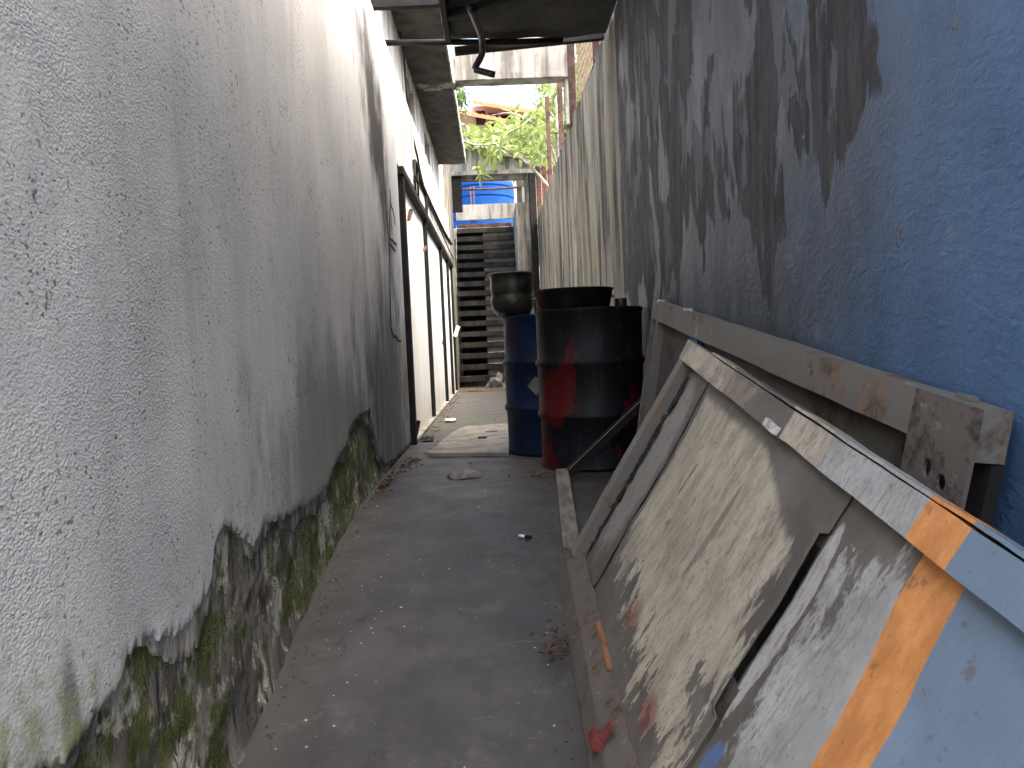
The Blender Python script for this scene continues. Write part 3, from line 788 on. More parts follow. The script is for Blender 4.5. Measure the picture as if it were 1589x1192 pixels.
# concrete tie beam across the alley
cb = empty('concrete_beam', (.1, 8.5, 3.6)); tag(cb, 'pale concrete tie beam spanning the alley on a short pier', 'beam')
sub(rough_box('beam', -.30, .97, 8.44, 8.66, 3.63, 4.06, M_conc2, None, .06, .008, 6), cb)
sub(rough_box('beam_haunch', -.735, -.302, 8.42, 8.66, 3.60, 3.90, M_conc2, None, .06, .008, 8), cb)
sub(rough_box('pier', .885, .985, 8.47, 8.63, 3.13, 3.625, M_conc2, None, .06, .006, 9), cb)

# ------------------------------------------------------------------ end of the alley: portal, stairs, landing, tank
po = empty('stair_portal', (.1, 15.1, 0)); tag(po, 'dark portal with concrete gable and sloping slab over the stairs', 'portal')
sub(box('column', .80, .93, 15.0, 15.2, 0, 4.06, M_black, None, .006), po)
sub(box('column', .715, .797, 15.08, 15.2, 0, 4.06, M_conc, None, .006), po)
sub(box('lintel', -.86, .93, 15.0, 15.16, 4.062, 4.14, M_conc2, None, .006), po)
sub(box('side_panel', -.84, -.51, 15.06, 15.14, 3.38, 4.06, M_black, None, .004), po)
sub(box('jamb', -.86, -.735, 15.0, 15.14, 0, 3.378, M_conc, None, .004), po)
v = [(-.9, 15.18, 4.0), (.93, 15.18, 4.0), (.93, 15.18, 4.22), (-.9, 15.18, 4.92), (-.9, 15.35, 4.0), (.93, 15.35, 4.0), (.93, 15.35, 4.22), (-.9, 15.35, 4.92)]
sub(mesh('gable_wall', v, [(0, 1, 2, 3), (7, 6, 5, 4), (0, 4, 5, 1), (1, 5, 6, 2), (2, 6, 7, 3), (3, 7, 4, 0)], M_conc2), po)
sub(bar('roof_slab', (-1.0, 15.5, 5.02), (1.05, 15.5, 4.235), .9, .12, M_conc, None, (0, 0, 1), .006), po)

st = empty('staircase', (-.1, 14.3, 0)); tag(st, 'steep concrete staircase with dark gaps under each step', 'staircase')
NS = 16
for k in range(NS):
    y0, z0 = 14.35 + k * .19, k * .212
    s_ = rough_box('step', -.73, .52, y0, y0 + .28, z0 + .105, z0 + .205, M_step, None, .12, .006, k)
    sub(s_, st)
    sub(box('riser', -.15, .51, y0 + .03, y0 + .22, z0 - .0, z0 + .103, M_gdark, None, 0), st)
sub(box('stair_backing', -.74, -.16, 17.45, 17.5, 0, 3.38, M_void, None, 0), st)
v = [(-.76, 14.4, 0), (-.76, 17.5, 0), (-.76, 17.5, 3.5), (-.74, 14.4, 0), (-.74, 17.5, 0), (-.74, 17.5, 3.5)]
sub(mesh('stringer', v, [(0, 1, 2), (5, 4, 3), (0, 3, 4, 1), (1, 4, 5, 2), (2, 5, 3, 0)], M_conc), st)
sub(rough_box('side_wall', .53, .93, 15.25, 17.6, 0, 3.55, M_conc, None, .15, .006), st)

tag(box('terrace', -6, 6, 17.52, 24, 3.2, 3.44, M_conc2, None, .01), kind='structure')
pb = empty('landing_parapet', (.1, 17.7, 3.44)); tag(pb, 'pale concrete parapet beam with thin railing at the head of the stairs', 'parapet')
sub(rough_box('parapet_beam', -.75, .83, 17.62, 17.74, 3.64, 3.98, M_conc2, None, .08, .006, 3), pb)
sub(box('pale_post', .77, .83, 17.65, 17.73, 3.985, 4.34, M_conc2, None, .004), pb)
for x in (-.40, -.33): sub(tube('upright', [(x, 17.80, 3.445), (x, 17.80, 4.42)], .016, M_brown), pb)
sub(tube('rail', [(-.62, 17.80, 4.36), (.1, 17.80, 4.345), (.9, 17.80, 4.37)], .026, M_rust), pb)
sub(box('toe_board', -.7, .50, 17.53, 17.58, 3.445, 3.53, M_rust, None, .004), pb)
sub(box('screen', .66, .95, 17.85, 17.9, 3.45, 4.7, M_gdark, None, 0), pb)

tk = empty('water_tank', (-.16, 20.3, 3.44)); tag(tk, 'big bright blue plastic water tank on the terrace above the stairs', 'tank')
prof = [(0, 0), (.80, 0), (.84, .04)]
for k in range(5):
    z = .1 + k * .26
    prof += [(.84, z), (.84, z + .19), (.815, z + .205), (.815, z + .235), (.84, z + .25)]
prof += [(.84, 1.44), (.80, 1.55), (.70, 1.63), (.30, 1.72), (.24, 1.73)]
tb = lathe('tank_body', prof, M_tank, tk, 64)
ld = lathe('tank_lid', [(0, 1.80), (.24, 1.79), (.27, 1.76), (.27, 1.70), (.2, 1.70)], M_tank, tk, 40)

ho = empty('board_hoarding', (1.4, 15.4, 3)); tag(ho, 'brown board hoarding standing behind the right wall next to the portal', 'hoarding')
for k in range(9):
    x = .96 + k * .115
    sub(box('board', x, x + .105, 15.4 + .01 * (k % 2), 15.43 + .01 * (k % 2), 0, 4.25 + .05 * math.sin(k * 2.3), M_brown, None, .003), ho)

# ------------------------------------------------------------------ house on the rise behind
hs = empty('red_roofed_house', (1, 25, 0)); tag(hs, 'house with two orange tiled roofs and dark windows behind the leaves', 'house')
sub(box('wall', -1.9, 6, 25.0, 29, 0, 8.45, M_house, None, .01), hs)
def roof(name, x0, x1, y0, z0, y1, z1, slope):
    r_ = empty(name, (0, 0, 0)); r_.parent = hs; r_.matrix_parent_inverse = Matrix.Translation(hs.location).inverted()
    v, f = [], []
    n = int((x1 - x0) / .09)
    for i in range(n + 1):
        x = x0 + (x1 - x0) * i / n; b = .035 * abs(math.sin(i * math.pi / 2))
        for (yy, zz) in ((y0, z0), ((y0 + y1) / 2, (z0 + z1) / 2), (y1, z1)): v.append((x, yy, zz + b - slope * x))
        v.append((x, y0, z0 - .10 - slope * x))
    for i in range(n):
        for j in (0, 1): f.append((i * 4 + j, i * 4 + 4 + j, i * 4 + 5 + j, i * 4 + 1 + j))
        f.append((i * 4 + 3, i * 4 + 7, i * 4 + 4, i * 4))
    o = mesh('roof_tiles', v, f, M_tile); o.parent = r_
roof('upper_roof', -.36, 6, 24.2, 8.30, 26.5, 9.1, .20)
roof('lower_roof', -1.6, 6, 24.0, 7.85, 25.0, 8.06, .22)
for k in range(8):
    x = -.28 + k * .40
    wn = sub(box('window', x, x + .30, 24.95, 24.99, 7.78 - .2 * x, 8.22 - .2 * x, M_glass, None, 0), hs)
    pz = box('window_post', x + .32, x + .38, 24.9, 24.985, 7.75 - .2 * x, 8.26 - .2 * x, M_house, None, 0); pz.parent = wn

# ------------------------------------------------------------------ trees
def leafmesh(name, L, wd, bend, mat):
    v, f = [], []
    n = 5
    for i in range(n + 1):
        t = i / n; hw = wd * math.sin(math.pi * min(1, t * .93 + .05)) ** .8 * (1 - .35 * t)
        z = -bend * L * t * t; x = L * t
        v += [(x, -hw, z + hw * .35), (x, 0, z), (x, hw, z + hw * .35)]
    for i in range(n):
        a = i * 3; f += [(a, a + 3, a + 4, a + 1), (a + 1, a + 4, a + 5, a + 2)]
    me = bpy.data.meshes.new(name); me.from_pydata(v, [], f); me.materials.append(mat)
    me.polygons.foreach_set('use_smooth', [True] * len(me.polygons)); me.update()
    return me
LM = [leafmesh('leaf', .20, .042, .35, M_leaf), leafmesh('leaf', .26, .055, .5, M_leaf), leafmesh('leaf', .15, .036, .2, M_leaf)]
LV = [([Vector(q.co) for q in m.vertices], [tuple(p.vertices) for p in m.polygons]) for m in LM]

def leafmatrix(p, d, rnd, sc):
    q = d.to_track_quat('X', 'Z').to_matrix().to_4x4()
    return Matrix.Translation(p) @ q @ Matrix.Rotation(rnd.uniform(-.7, .7), 4, 'X') @ Matrix.Scale(sc, 4)

tr = empty('leafy_tree', (1.5, 13.6, 0)); tag(tr, 'bright green broad-leaved tree leaning over the right wall', 'tree')
TI = Matrix.Translation(tr.location).inverted()
def tsub(o): o.parent = tr; o.matrix_parent_inverse = TI; return o
tsub(tube('trunk', smoothpath([(1.6, 13.7, -.1), (1.55, 13.6, 1.5), (1.4, 13.4, 2.8), (1.25, 13.3, 4.0), (1.3, 13.8, 5.4)], 5), [.10 - .0028 * i for i in range(21)], M_bark))
LIMB = [[(1.35, 13.1, 2.9), (.975, 13, 3.431), (.646, 13, 3.80), (.383, 13, 3.975), (.195, 13, 4.111), (-.15, 13, 4.114), (-.393, 13, 4.21), (-.6, 13.1, 4.4)],
        [(.195, 13, 4.111), (.306, 13, 4.22), (.397, 13, 4.305), (.595, 13, 4.393), (.8, 13.2, 4.6)],
        [(1.25, 13.3, 4.0), (.95, 13.6, 4.5), (.5, 14, 4.9), (.1, 14.4, 5.0)], [(1.3, 13.8, 4.6), (1.05, 13.9, 5.1), (.85, 14, 5.5)], [(1.25, 13.3, 3.6), (1.1, 12.8, 3.9), (1.0, 12.4, 4.0)]]
for i, l in enumerate(LIMB):
    p = smoothpath(l, 6)
    tsub(tube('limb', p, [(.026 if i else .030) * (1 - .75 * k / len(p)) for k in range(len(p))], M_bark, None, 7))
rnd = random.Random(11)
placed = []
def whorl(c, n, sc):
    ax = Vector((rnd.uniform(-.6, .6), rnd.uniform(-.9, .2), rnd.uniform(-.2, 1))).normalized()
    for k in range(n):
        a = 6.283 * k / n + rnd.uniform(-.4, .4)
        s = ax.orthogonal().normalized(); u = ax.cross(s)
        d = (s * math.cos(a) + u * math.sin(a) + ax * rnd.uniform(.0, .7) + Vector((0, 0, -.25))).normalized()
        placed.append((leafmatrix(Vector(c) + d * .02, d, rnd, sc * rnd.uniform(.7, 1.25)), rnd.randrange(3)))
# near clumps over the portal (bounded cloud of whorls)
cl = []
for k in range(900):
    y = rnd.uniform(13.0, 16.6); s = y / 15.0
    x = rnd.uniform(-.75, 1.4); z = rnd.uniform(4.25, 5.9)
    top = 5.02 + .22 * fbm((x * 1.7, 0, 5), 1, 3) + (.25 if x > .5 else 0) + (.5 if x > 1.0 else 0)
    zz = .75 + (z - .75) / s; xx = x / s
    low = 4.22 - .10 * xx + (.05 if xx > -.1 else .28)
    if zz > top or zz < low: continue
    if fbm((x * 1.6, y * 1.2, z * 1.6), 1, 3) < -.08: continue
    cl.append((x, y, z))
for c in cl[:150]: whorl(c, rnd.randint(4, 7), rnd.uniform(.7, 1.15))
for c in [(.05, 13.0, 4.0), (.12, 13.0, 3.95), (.25, 12.9, 4.0), (.55, 12.9, 3.95), (.75, 12.8, 3.9), (.88, 12.7, 3.85), (.80, 12.9, 3.78), (-.12, 13, 3.72), (-.1, 13, 3.62), (.3, 12.95, 4.12), (.9, 12.8, 4.05)]: whorl(c, 7, .85)
for c in [(1.0, 12.6, 4.7), (1.05, 12.8, 5.0), (1.0, 12.5, 4.4), (.97, 13, 5.3), (1.02, 12.7, 4.15)]: whorl(c, 5, .75)
for i, (m, k) in enumerate(placed[:300]):
    o = bpy.data.objects.new('leaf', LM[k]); COL.objects.link(o); o.parent = tr; o.matrix_parent_inverse = TI; o.matrix_world = m
    o.matrix_basis = m
v, f = [], []
for (m, k) in placed[300:]:
    b = len(v); v += [m @ q for q in LV[k][0]]; f += [tuple(i + b for i in q) for q in LV[k][1]]
if v:
    o = tsub(mesh('crown', v, f, M_leaf, None, True)); o['kind'] = 'stuff'

def bushtree(name, base, centre, rad, n, label, mat, sc, seed):
    t = empty(name, base); tag(t, label, 'tree')
    ti = Matrix.Translation(base).inverted()
    r_ = random.Random(seed)
    o = tube('trunk', smoothpath([base, (base[0] + .05, base[1], centre[2] * .5), centre], 6), [.16 - .009 * i for i in range(13)], M_bark); o.parent = t; o.matrix_parent_inverse = ti
    v, f = [], []
    while n > 0:
        p = Vector((r_.gauss(0, .5), r_.gauss(0, .5), r_.gauss(0, .5)))
        if p.length > 1.05 or noise.noise(p * 2.4 + Vector((seed, 0, 0))) < -.05: continue
        n -= 1
        c = Vector(centre) + Vector((p.x * rad[0], p.y * rad[1], p.z * rad[2]))
        d = Vector((r_.uniform(-1, 1), r_.uniform(-1, 1), r_.uniform(-.9, .5))).normalized()
        m = leafmatrix(c, d, r_, sc * r_.uniform(.7, 1.3)); k = r_.randrange(3)
        b = len(v); v += [m @ q for q in LV[k][0]]; f += [tuple(i + b for i in q) for q in LV[k][1]]
    o = mesh('crown', v, f, mat, None, True); o.parent = t; o.matrix_parent_inverse = ti; o['kind'] = 'stuff'
bushtree('dark_tree', (-1.5, 20.5, 3.44), (-1.1, 20.5, 7.35), (.75, .9, .8), 1500, 'dark green tree at the left edge of the sky opening', M_leafd, .8, 5)
bushtree('garden_tree', (2.9, 17.5, 0), (2.0, 17.5, 6.1), (1.0, 1.0, 1.5), 1300, 'light green tree beyond the right wall at the edge of the opening', M_leaf, .9, 8)
bushtree('low_tree', (.6, 22.6, 3.44), (.55, 22.3, 6.3), (1.5, .6, .75), 1700, 'mass of pale green foliage in front of the tiled house', M_leaf, 1.1, 9)

# ------------------------------------------------------------------ drums and what stands on them
def drum_profile(r, h):
    p = [(0, .012), (r - .012, .012), (r - .010, 0), (r, .004), (r + .003, .016), (r - .004, .03)]
    for zc in (h * .335, h * .665):
        p += [(r - .004, zc - .030), (r + .010, zc - .008), (r + .010, zc + .008), (r - .004, zc + .030)]
    p += [(r - .004, h - .03), (r + .005, h - .018), (r + .005, h - .004), (r - .003, h), (r - .012, h - .006), (r - .014, h - .022), (0, h - .022)]
    return p
DR, DH = .325, .95
d1 = empty('steel_drum', (.58, 4.70, 0)); tag(d1, 'black and red steel drum in front, nearest the leaning gates', 'drum', 'steel drums')
lathe('drum_body', drum_profile(DR, DH), M_drumr, d1, 64, .014, 2)
d2 = empty('steel_drum', (.385, 5.37, 0)); tag(d2, 'dark blue steel drum standing behind the red one', 'drum', 'steel drums')
lathe('drum_body', drum_profile(DR, DH), M_drumb, d2, 64, .012, 5)
for d, a0 in ((d1, 2.2), (d2, .8)):
    q = lathe('bung', [(.0, DH - .005), (.024, DH - .005), (.028, DH - .012), (.028, DH - .021)], M_black, d, 14); q.location = (.2 * math.cos(a0), .2 * math.sin(a0), 0)
# diamond plate on the blue drum
pp = mesh('diamond_plate', [(0, 0, .08), (.075, 0, 0), (0, 0, -.08), (-.075, 0, 0), (0, -.004, .08), (.075, -.004, 0), (0, -.004, -.08), (-.075, -.004, 0)],
          [(0, 1, 2, 3), (7, 6, 5, 4), (0, 4, 5, 1), (1, 5, 6, 2), (2, 6, 7, 3), (3, 7, 4, 0)], M_plaque, d2)
pp.location = (-.125, -.310, .475); pp.rotation_euler = (0, 0, -.40); pp.scale = (.8, 1, .8)
tu = empty('metal_tub', (.485, 4.66, DH + .001)); tag(tu, 'shallow dark metal tub with worn bright rim on the front drum', 'tub')
lathe('tub_body', [(0, .004), (.205, .004), (.212, 0), (.218, .006), (.238, .105), (.246, .112), (.246, .118), (.236, .118), (.232, .108), (.212, .02), (0, .016)], M_drumr, tu, 56, .004, 9)
for s in (-1, 1): bar('tub_handle', (s * .235, -.04, .07), (s * .235, .04, .07), .02, .014, M_plaque, tu)
ca = empty('small_can', (.775, 4.66, DH + .001)); tag(ca, 'small black can on the front drum beside the tub', 'can')
lathe('can_body', [(0, 0), (.036, 0), (.038, .004), (.038, .05), (.036, .054), (.034, .05), (0, .046)], M_pot, ca, 24)
bk = empty('grimy_pot', (.135, 5.345, DH + .001)); tag(bk, 'grimy black waisted pot on the edge of the blue drum', 'pot')
lathe('pot_body', [(0, 0), (.090, 0), (.112, .010), (.140, .05), (.150, .09), (.149, .125), (.141, .142), (.141, .15), (.148, .165), (.149, .22), (.150, .262), (.156, .272), (.157, .292), (.150, .300), (.140, .292), (.134, .23), (.125, .15), (.115, .05), (0, .03)], M_pot, bk, 48, .006, 3)
t_ = [(.158 * math.cos(a), .158 * math.sin(a), .286) for a in lin(0, 6.283, 40)]
tube('pot_rim', t_, .008, M_pot, bk, 8)

# ------------------------------------------------------------------ leaning gates
U = Vector((-.012, -.986, -.168)).normalized()
P0 = Vector((.199, 2.839, -.105))
V = Vector((.489, -.152, .859)); V = (V - U * V.dot(U)).normalized()
W = U.cross(V)
mw = Matrix(((U.x, V.x, W.x, P0.x), (U.y, V.y, W.y, P0.y), (U.z, V.z, W.z, P0.z), (0, 0, 0, 1)))
fg = empty('leaning_gate', mw=mw)
tag(fg, 'big sheet metal gate in front, cream, orange and blue paint, leaning against the other gate', 'gate', 'leaning gates')
GL = 2.62
def gbox(name, u0, u1, v0, v1, w0, w1, mat, parent=fg, amp=.0025, step=.045, seed=0):
    return rough_box(name, u0, u1, v0, v1, w0, w1, mat, parent, step, amp, seed, 7)
gbox('top_rail', 0, GL, .915, .986, -.055, 0, M_rail, seed=1)
gbox('rail_lip', .30, GL, .9905, .997, -.060, .003, M_rail, amp=.003, step=.03, seed=2)
gbox('stile', 0, .062, .10, .914, -.055, -.002, M_gback, seed=3)
gbox('stile', GL - .07, GL, .10, .914, -.055, -.002, M_rail, seed=3)
def panel(name, u0, u1, v0, v1, jl=0, jr=0, slotr=None, slotl=None, w0=-.034, bulge=.0):
    us = lin(0, 1, max(8, int((u1 - u0) / .012))); vs = lin(v0, v1, 90)
    def fn(s, v):
        a = u0 + jl * fbm((v * 11, u0 * 3, 1), 1, 4); b = u1 + jr * fbm((v * 11, u1 * 3, 2), 1, 4)
        if slotr:
            k = slotr(v); b += k
        if slotl:
            k = slotl(v); a += k
        u = a + (b - a) * s
        w = w0 + .010 * fbm((u * 2.6, v * 2.6, 3), 1, 3) - .004 * max(0, fbm((u * 5, v * 5, 8), 1, 2)) + bulge * math.sin(math.pi * s) + .0015 * fbm((u * 14, v * 9, 3), 1, 3)
        if slotr: w += .010 * max(0, (s - .93) / .07) * (1 if .40 < v < .82 else .3)     # torn edge curls out
        return (u, v, w)
    o = grid(name, us, vs, fn, M_gate, fg)
    m = o.modifiers.new('solid', 'SOLIDIFY'); m.thickness = .003; m.offset = -1
    return o
panel('panel', .100, .306, .09, .93, .026, 0, w0=-.038)
gbox('rust_gap', .056, .120, .10, .914, -.062, -.056, M_void, seed=8)
panel('panel', .334, 1.300, .09, .93, 0, .004, slotr=lambda v: -.005 * max(0, 1 - abs(v - .60) / .23) ** .35 + .002 + (.016 if v < .40 or v > .82 else 0), bulge=.004)
panel('panel', 1.308, GL - .06, .09, .93, .003, 0, slotl=lambda v: (.001 + .003 * fbm((v * 30, 2, 2), 1, 2)) * max(0, 1 - abs(v - .58) / .22) ** .5, bulge=.006, w0=-.037)
gbox('groove_strip', .296, .348, .09, .93, -.052, -.045, M_black, seed=5)
gbox('seam_strip', 1.278, 1.330, .05, .47, -.046, -.0405, M_gdark, seed=6, amp=.001)
gbox('seam_strip', 1.278, 1.330, .79, .93, -.046, -.0405, M_gdark, seed=6, amp=.001)
gbox('bottom_rail', 0, GL, 0, .062, -.055, .004, M_oxide, seed=7)
br = [(0, .064, .0), (0, .135, -.028), (0, .135, -.032), (0, .064, -.006)]
v, f = [], []
n = 80
for i in range(n + 1):
    u = .03 + (GL - .03) * i / n
    for k, (_, a, b) in enumerate(br):
        v.append((u, a + (.012 * fbm((u * 9, 1, 1), 1, 4) if k in (1, 2) else 0), b + .003 * fbm((u * 7, k, 1), 1, 3)))
for i in range(n):
    for k in range(4): f.append((i * 4 + k, i * 4 + (k + 1) % 4, i * 4 + 4 + (k + 1) % 4, i * 4 + 4 + k))
mesh('bottom_flange', v, f, M_oxide, fg)
sc_v, sc_f = [], []
for i in range(161):
    vv = .13 + .76 * i / 160
    wd = max(.002, .020 + .036 * fbm((vv * 13, 4, 4), 1, 4) + .010 * fbm((vv * 60, 1, 4), 1, 2)) * min(1, (vv - .12) * 12) * (1 if vv < .84 else max(.1, 1 - (vv - .84) * 18))
    m_ = .100 + .012 * fbm((vv * 7, 9, 1), 1, 3)
    sc_v += [(m_ - wd * .6, vv, -.0315), (m_ + wd, vv, -.0295)]
for i in range(160): sc_f.append((i * 2, i * 2 + 1, i * 2 + 3, i * 2 + 2))
mesh('rust_scar', sc_v, sc_f, M_void, fg)
# hinge lug painted red, torn weld on the top rail, orange scrape
gbox('red_lug', 1.00, 1.055, .050, .072, .0045, .030, simple('red_enamel', (.12, .022, .022), (.19, .04, .036), 14, .7, .6), seed=9, step=.012)
gbox('red_lug', 1.03, 1.045, .072, .125, .0045, .016, bpy.data.materials['red_enamel'], seed=10, step=.012)
gbox('orange_bead', .56, .80, .128, .136, -.028, -.014, simple('orange_scrape', (.45, .16, .04), (.20, .12, .07), 9, .6, .3), seed=9, step=.02, amp=.004)
gbox('torn_weld', .905, .985, .917, .937, .001, .012, M_chip, seed=4, step=.01, amp=.006)
# rusted-through notches along the stile
for k in range(14):
    vv = .17 + k * .052 + random.uniform(-.015, .015)
    gbox('rust_flake', .060 + random.uniform(0, .01), .082 + random.uniform(0, .025), vv, vv + random.uniform(.015, .045), -.048, -.036, M_brown, amp=.006, step=.01, seed=k)

# gate behind it, standing against the wall
T2 = Vector((.872, 4.08, .955))
U2 = Vector((0, -2.7, -.35)).normalized()
V2 = Vector((.13, -.12, .95)); V2 = (V2 - U2 * V2.dot(U2)).normalized()
W2 = U2.cross(V2)
H2 = 1.0
O2 = T2 - V2 * H2
mw2 = Matrix(((U2.x, V2.x, W2.x, O2.x), (U2.y, V2.y, W2.y, O2.y), (U2.z, V2.z, W2.z, O2.z), (0, 0, 0, 1)))
bg = empty('leaning_gate', mw=mw2)
tag(bg, 'grey framed gate with rusty end plate standing against the blue wall', 'gate', 'leaning gates')
gbox('top_rail', .118, 2.775, H2 - .098, H2, -.04, .02, M_gback, bg, .003, .05, 11)
gbox('rail_end', 0, .114, H2 - .098, H2 + .004, -.04, .02, M_gback, bg, .003, .03, 12)
gbox('stile', 0, .022, 0, H2 - .10, -.04, .02, M_gback, bg, .0015, .05, 13)
gbox('blue_panel', .024, .105, .02, H2 - .10, -.03, -.012, M_gblue, bg, .001, .05, 13)
gbox('stile', .107, .165, 0, H2 - .10, -.04, .016, M_gback, bg, .002, .05, 14)
gbox('panel', .168, 2.62, .02, H2 - .10, -.032, -.018, M_gdark, bg, .002, .06, 15)
gbox('mid_stile', .78, .90, .02, H2 - .10, -.012, .008, M_gblue, bg, .002, .05, 16)
gbox('bottom_rail', .0, 2.72, -.07, -.003, -.04, .02, M_oxide, bg, .003, .06, 17)
for (a, b) in ((.115, .012), (.68, .010)):
    gbox('weld_blob', a - .012, a + .014, H2 - .004, H2 + b, -.01, .022, M_chip, bg, .004, .01, 3)
gbox('clip', 2.66, 2.70, H2 + .001, H2 + .010, -.02, .0, M_plaque, bg, .003, .01, 5)
# end plate with two bolt holes
def plate(name, w_, h_, holes, th, mat, parent, mat4):
    outer = [Vector((0, 0)), Vector((w_, 0)), Vector((w_, h_)), Vector((0, h_))]
    out = []
    for i in range(4):
        a, b = outer[i], outer[(i + 1) % 4]
        for k in range(10): out.append(a + (b - a) * k / 10 + Vector((noise.noise((i * 3.1, k * .9, 1)), noise.noise((i * 2.1, k * .9, 5)))) * .003)
    pts = list(out); edges = [(i, (i + 1) % len(out)) for i in range(len(out))]
    for (cx, cy, ra, rb) in holes:
        s0 = len(pts)
        for k in range(12): pts.append(Vector((cx + ra * math.cos(k * .5236), cy + rb * math.sin(k * .5236))))
        edges += [(s0 + k, s0 + (k + 1) % 12) for k in range(12)]
    r_ = delaunay_2d_cdt(pts, edges, [], 0, 1e-6)
    vs, fs = r_[0], r_[2]
    keep = []
    for q in fs:
        c = sum((vs[i] for i in q), Vector((0, 0))) / len(q)
        if any(((c.x - cx) / ra) ** 2 + ((c.y - cy) / rb) ** 2 < .95 for cx, cy, ra, rb in holes): continue
        keep.append(tuple(q))
    o = mesh(name, [(p.x, p.y, 0) for p in vs], keep, mat, parent)
    m = o.modifiers.new('solid', 'SOLIDIFY'); m.thickness = th; m.offset = 0
    o.matrix_local = mat4
    return o
plate('end_plate', .205, .215, [(.085, .075, .014, .019), (.135, .062, .016, .016)], .008, M_plate, bg, Matrix.Translation((2.585, H2 - .214, .030)))
gbox('plate_web', 2.592, 2.772, H2 - .205, H2 - .101, -.045, -.020, M_void, bg, .001, .06, 2)

# bare frame on the floor behind the front gate
fr = empty('bare_frame', (.313, 4.17, 0)); tag(fr, 'weathered empty frame leaning low between the drums and front gate', 'frame')
sub(bar('bottom_bar', (.338, 4.19, .03), (.262, 2.90, -.062), .07, .062, M_wood), fr)
sub(bar('end_bar', (.372, 4.175, .035), (.905, 4.20, .50), .05, .055, M_black, None, (0, 1, 0)), fr)
sub(bar('end_bar_edge', (.372, 4.145, .060), (.905, 4.170, .525), .006, .006, M_gback, None, (0, 1, 0)), fr)
sub(bar('top_bar', (.895, 4.16, .50), (.895, 2.9, .37), .04, .05, M_wood), fr)

# ------------------------------------------------------------------ small things on the floor
# cement board lying in front of the doors
def board():
    out = [(-.50, 5.30), (.06, 5.15), (.10, 7.05), (-.10, 7.10), (-.16, 6.95), (-.30, 7.02), (-.36, 6.78), (-.42, 6.35)]
    pts = []
    for i in range(len(out)):
        a, b = Vector(out[i]), Vector(out[(i + 1) % len(out)])
        n = 10
        for k in range(n): pts.append(a + (b - a) * k / n + Vector((noise.noise((i, k * .7, 0)), noise.noise((i, k * .7, 9)))) * (.008 if i else .002))
    n = len(pts)
    v = [(p.x, p.y, .030) for p in pts] + [(p.x, p.y, .003) for p in pts]
    f = [tuple(range(n)), tuple(reversed(range(n, 2 * n)))] + [(i, i + n, (i + 1) % n + n, (i + 1) % n) for i in range(n)]
    return mesh('cement_board', v, f, M_board)
tag(board(), 'pale cracked cement board lying on the floor beside the blue drum', 'board')
def lump(name, loc, sx, sy, sz, mat, seed, label, cat, sub_=3, amp=.35):
    bm = bmesh.new(); bmesh.ops.create_icosphere(bm, subdivisions=sub_, radius=1)
    for q in bm.verts:
        q.co *= 1 + amp * fbm(q.co * 1.3 + Vector((seed, 0, 0)), 1, 4)
        q.co.z = max(q.co.z, -.12)
        q.co = Vector((q.co.x * sx, q.co.y * sy, q.co.z * sz))
    me = bpy.data.meshes.new(name); bm.to_mesh(me); bm.free()
    o = link(name, me, mat); o.location = loc; tag(o, label, cat); return o
lump('broken_stone', (-.215, 4.42, .004), .105, .07, .058, M_stone, 6, 'flat grey lump of stone lying alone on the path', 'stone', 2, .22)
def sheet(name, loc, sx, sy, mat, seed, label, cat, amp=.02, rz=0):
    def fn(a, b):
        return (a * sx + .1 * sx * noise.noise((b * 3, seed, 0)), b * sy + .15 * sy * noise.noise((a * 3, seed, 4)), .006 + amp * (.5 + .5 * noise.noise((a * 2.3, b * 2.3, seed))))
    o = grid(name, lin(-1, 1, 9), lin(-1, 1, 9), fn, mat); o.location = loc; o.rotation_euler = (0, 0, rz); tag(o, label, cat)
    m = o.modifiers.new('solid', 'SOLIDIFY'); m.thickness = .001
    return o
sheet('paper_scrap', (-.49, 7.82, 0), .055, .10, M_paper, 3, 'crumpled white paper scrap near the foot of the doors', 'paper', .03)
sheet('plastic_scrap', (-.585, 6.25, 0), .05, .09, M_black, 5, 'dark scrap of plastic at the corner of the first door', 'scrap', .035)
sheet('paper_flyer', (-.635, 12.9, 1.02), .03, .10, M_paper, 8, 'white paper flag sticking out from the far end of the doors', 'paper', .02).rotation_euler = (1.3, .4, .2)
mk = empty('marker_pen', (.09, 3.17, zs(3.17) + .009)); mk.rotation_euler = (0, 0, .95); tag(mk, 'small white and black pen lying on the path', 'pen')
for (a, b, r_, m_) in ((0, .030, .007, M_paper), (-.030, -.001, .0075, M_black)):
    tube('pen_barrel' if a == 0 else 'pen_cap', [(0, a, 0), (0, b, 0)], r_, m_, mk, 10)
sheet('rag', (-.06, 6.42, .026), .05, .012, M_black, 12, 'thin black strip lying on the cement board', 'rag', .006)
sheet('rag', (-.13, 6.02, .026), .035, .05, M_black, 15, 'small square black scrap on the cement board', 'rag', .012)
# clutter at the foot of the stairs
lump('rubble_heap', (.02, 13.9, .01), .17, .16, .20, M_stone, 7, 'dark heap of rubble at the foot of the stairs', 'rubble', 3, .6)
lump('swept_dirt', (-.30, 12.9, .0), .40, .10, .035, M_litter, 9, 'low line of swept dirt across the floor before the stairs', 'dirt', 3, .6)

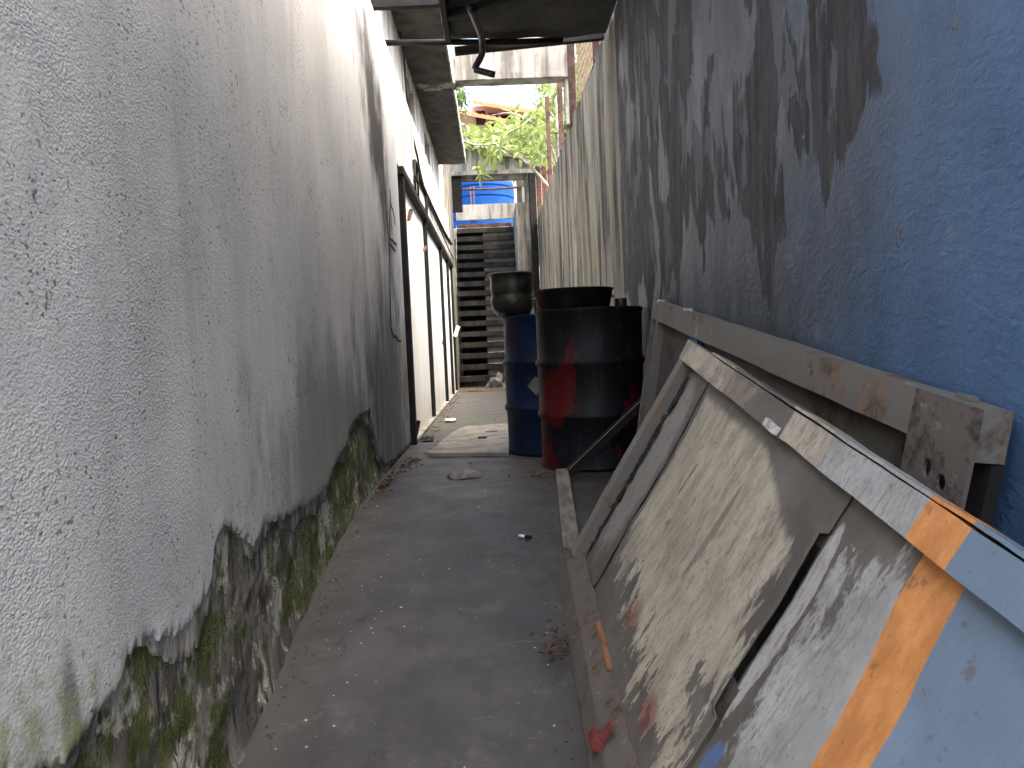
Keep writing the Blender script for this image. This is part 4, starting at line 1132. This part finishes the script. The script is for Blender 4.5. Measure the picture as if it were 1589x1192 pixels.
def litter():
    v, f = [], []
    r_ = random.Random(21)
    def leaf(x, y, z, L):
        a = r_.uniform(0, 6.28); tl = r_.uniform(-.9, .9)
        d = Vector((math.cos(a), math.sin(a), tl * .5)).normalized() * L; s = Vector((-math.sin(a), math.cos(a), r_.uniform(-.8, .8))).normalized() * L * .32
        c = Vector((x, y, z)); b = len(v)
        v.extend([c - d, c - d * .2 + s + Vector((0, 0, L * .3)), c + d, c - d * .1 - s + Vector((0, 0, L * .25)), c + Vector((0, 0, -L * .1))])
        f.extend([(b, b + 4, b + 1), (b + 1, b + 4, b + 2), (b + 2, b + 4, b + 3), (b + 3, b + 4, b)])
    for k in range(120):
        y = r_.gauss(4.35, .28); x = XL + .03 + abs(r_.gauss(0, .035)); leaf(x, y, zs(y) + .012 + r_.random() * .02, r_.uniform(.008, .022))
    for k in range(40):
        y = r_.gauss(5.0, .2); x = XL + .06 + abs(r_.gauss(0, .08)); leaf(x, y, zs(y) + .01, r_.uniform(.008, .025))
    for k in range(60):
        x, y = r_.gauss(.155, .030), r_.gauss(2.34, .06); leaf(x, y, zs(y) + .012 + r_.random() * .02, r_.uniform(.006, .018))
    for k in range(70):
        y = r_.uniform(6.2, 12); x = XL + .06 + abs(r_.gauss(0, .05)); leaf(x, y, .012, r_.uniform(.008, .025))
    for k in range(60):
        x, y = r_.uniform(-.6, .5), r_.uniform(4.3, 12); leaf(x, y, zs(y) + .012, r_.uniform(.006, .018))
    for k in range(420):
        y = r_.uniform(1.4, 5.9); x = XL + .015 + abs(r_.gauss(0, .035)); leaf(x, y, zs(y) + .006, r_.uniform(.0025, .008))
    for k in range(220):
        y = r_.uniform(1.6, 4.1); x = .16 + .05 * (y - 1.9) - abs(r_.gauss(0, .03)); leaf(x, y, zs(y) + .006, r_.uniform(.0025, .007))
    for k in range(26):
        x, y = r_.gauss(.25, .12), r_.gauss(4.3, .06); leaf(x, y, zs(y) + .012, r_.uniform(.01, .025))
    return mesh('fallen_leaves', v, f, M_litter)
tag(litter(), 'dry brown leaves and crumbs along the foot of the walls', 'leaves', kind='stuff')
def chips():
    v, f = [], []
    r_ = random.Random(5)
    for k in range(95):
        y = r_.uniform(1.3, 5.2); x = r_.uniform(-.68, .2)
        if r_.random() < .45: x = -.68 + abs(r_.gauss(0, .12))
        L = r_.uniform(.0012, .0042) * (1.6 if r_.random() < .12 else 1); a = r_.uniform(0, 6.28); z = gfn(x, y)[2] + .001; b = len(v)
        for i in range(4):
            q = a + i * 1.57 + r_.uniform(-.4, .4); rr = L * r_.uniform(.5, 1.3)
            v.append((x + rr * math.cos(q), y + rr * math.sin(q), z))
        v.append((x, y, z + L * .8)); f.extend([(b + i, b + (i + 1) % 4, b + 4) for i in range(4)])
    return mesh('plaster_crumbs', v, f, M_chip)
tag(chips(), 'tiny pale plaster crumbs scattered over the path', 'crumbs', kind='stuff')
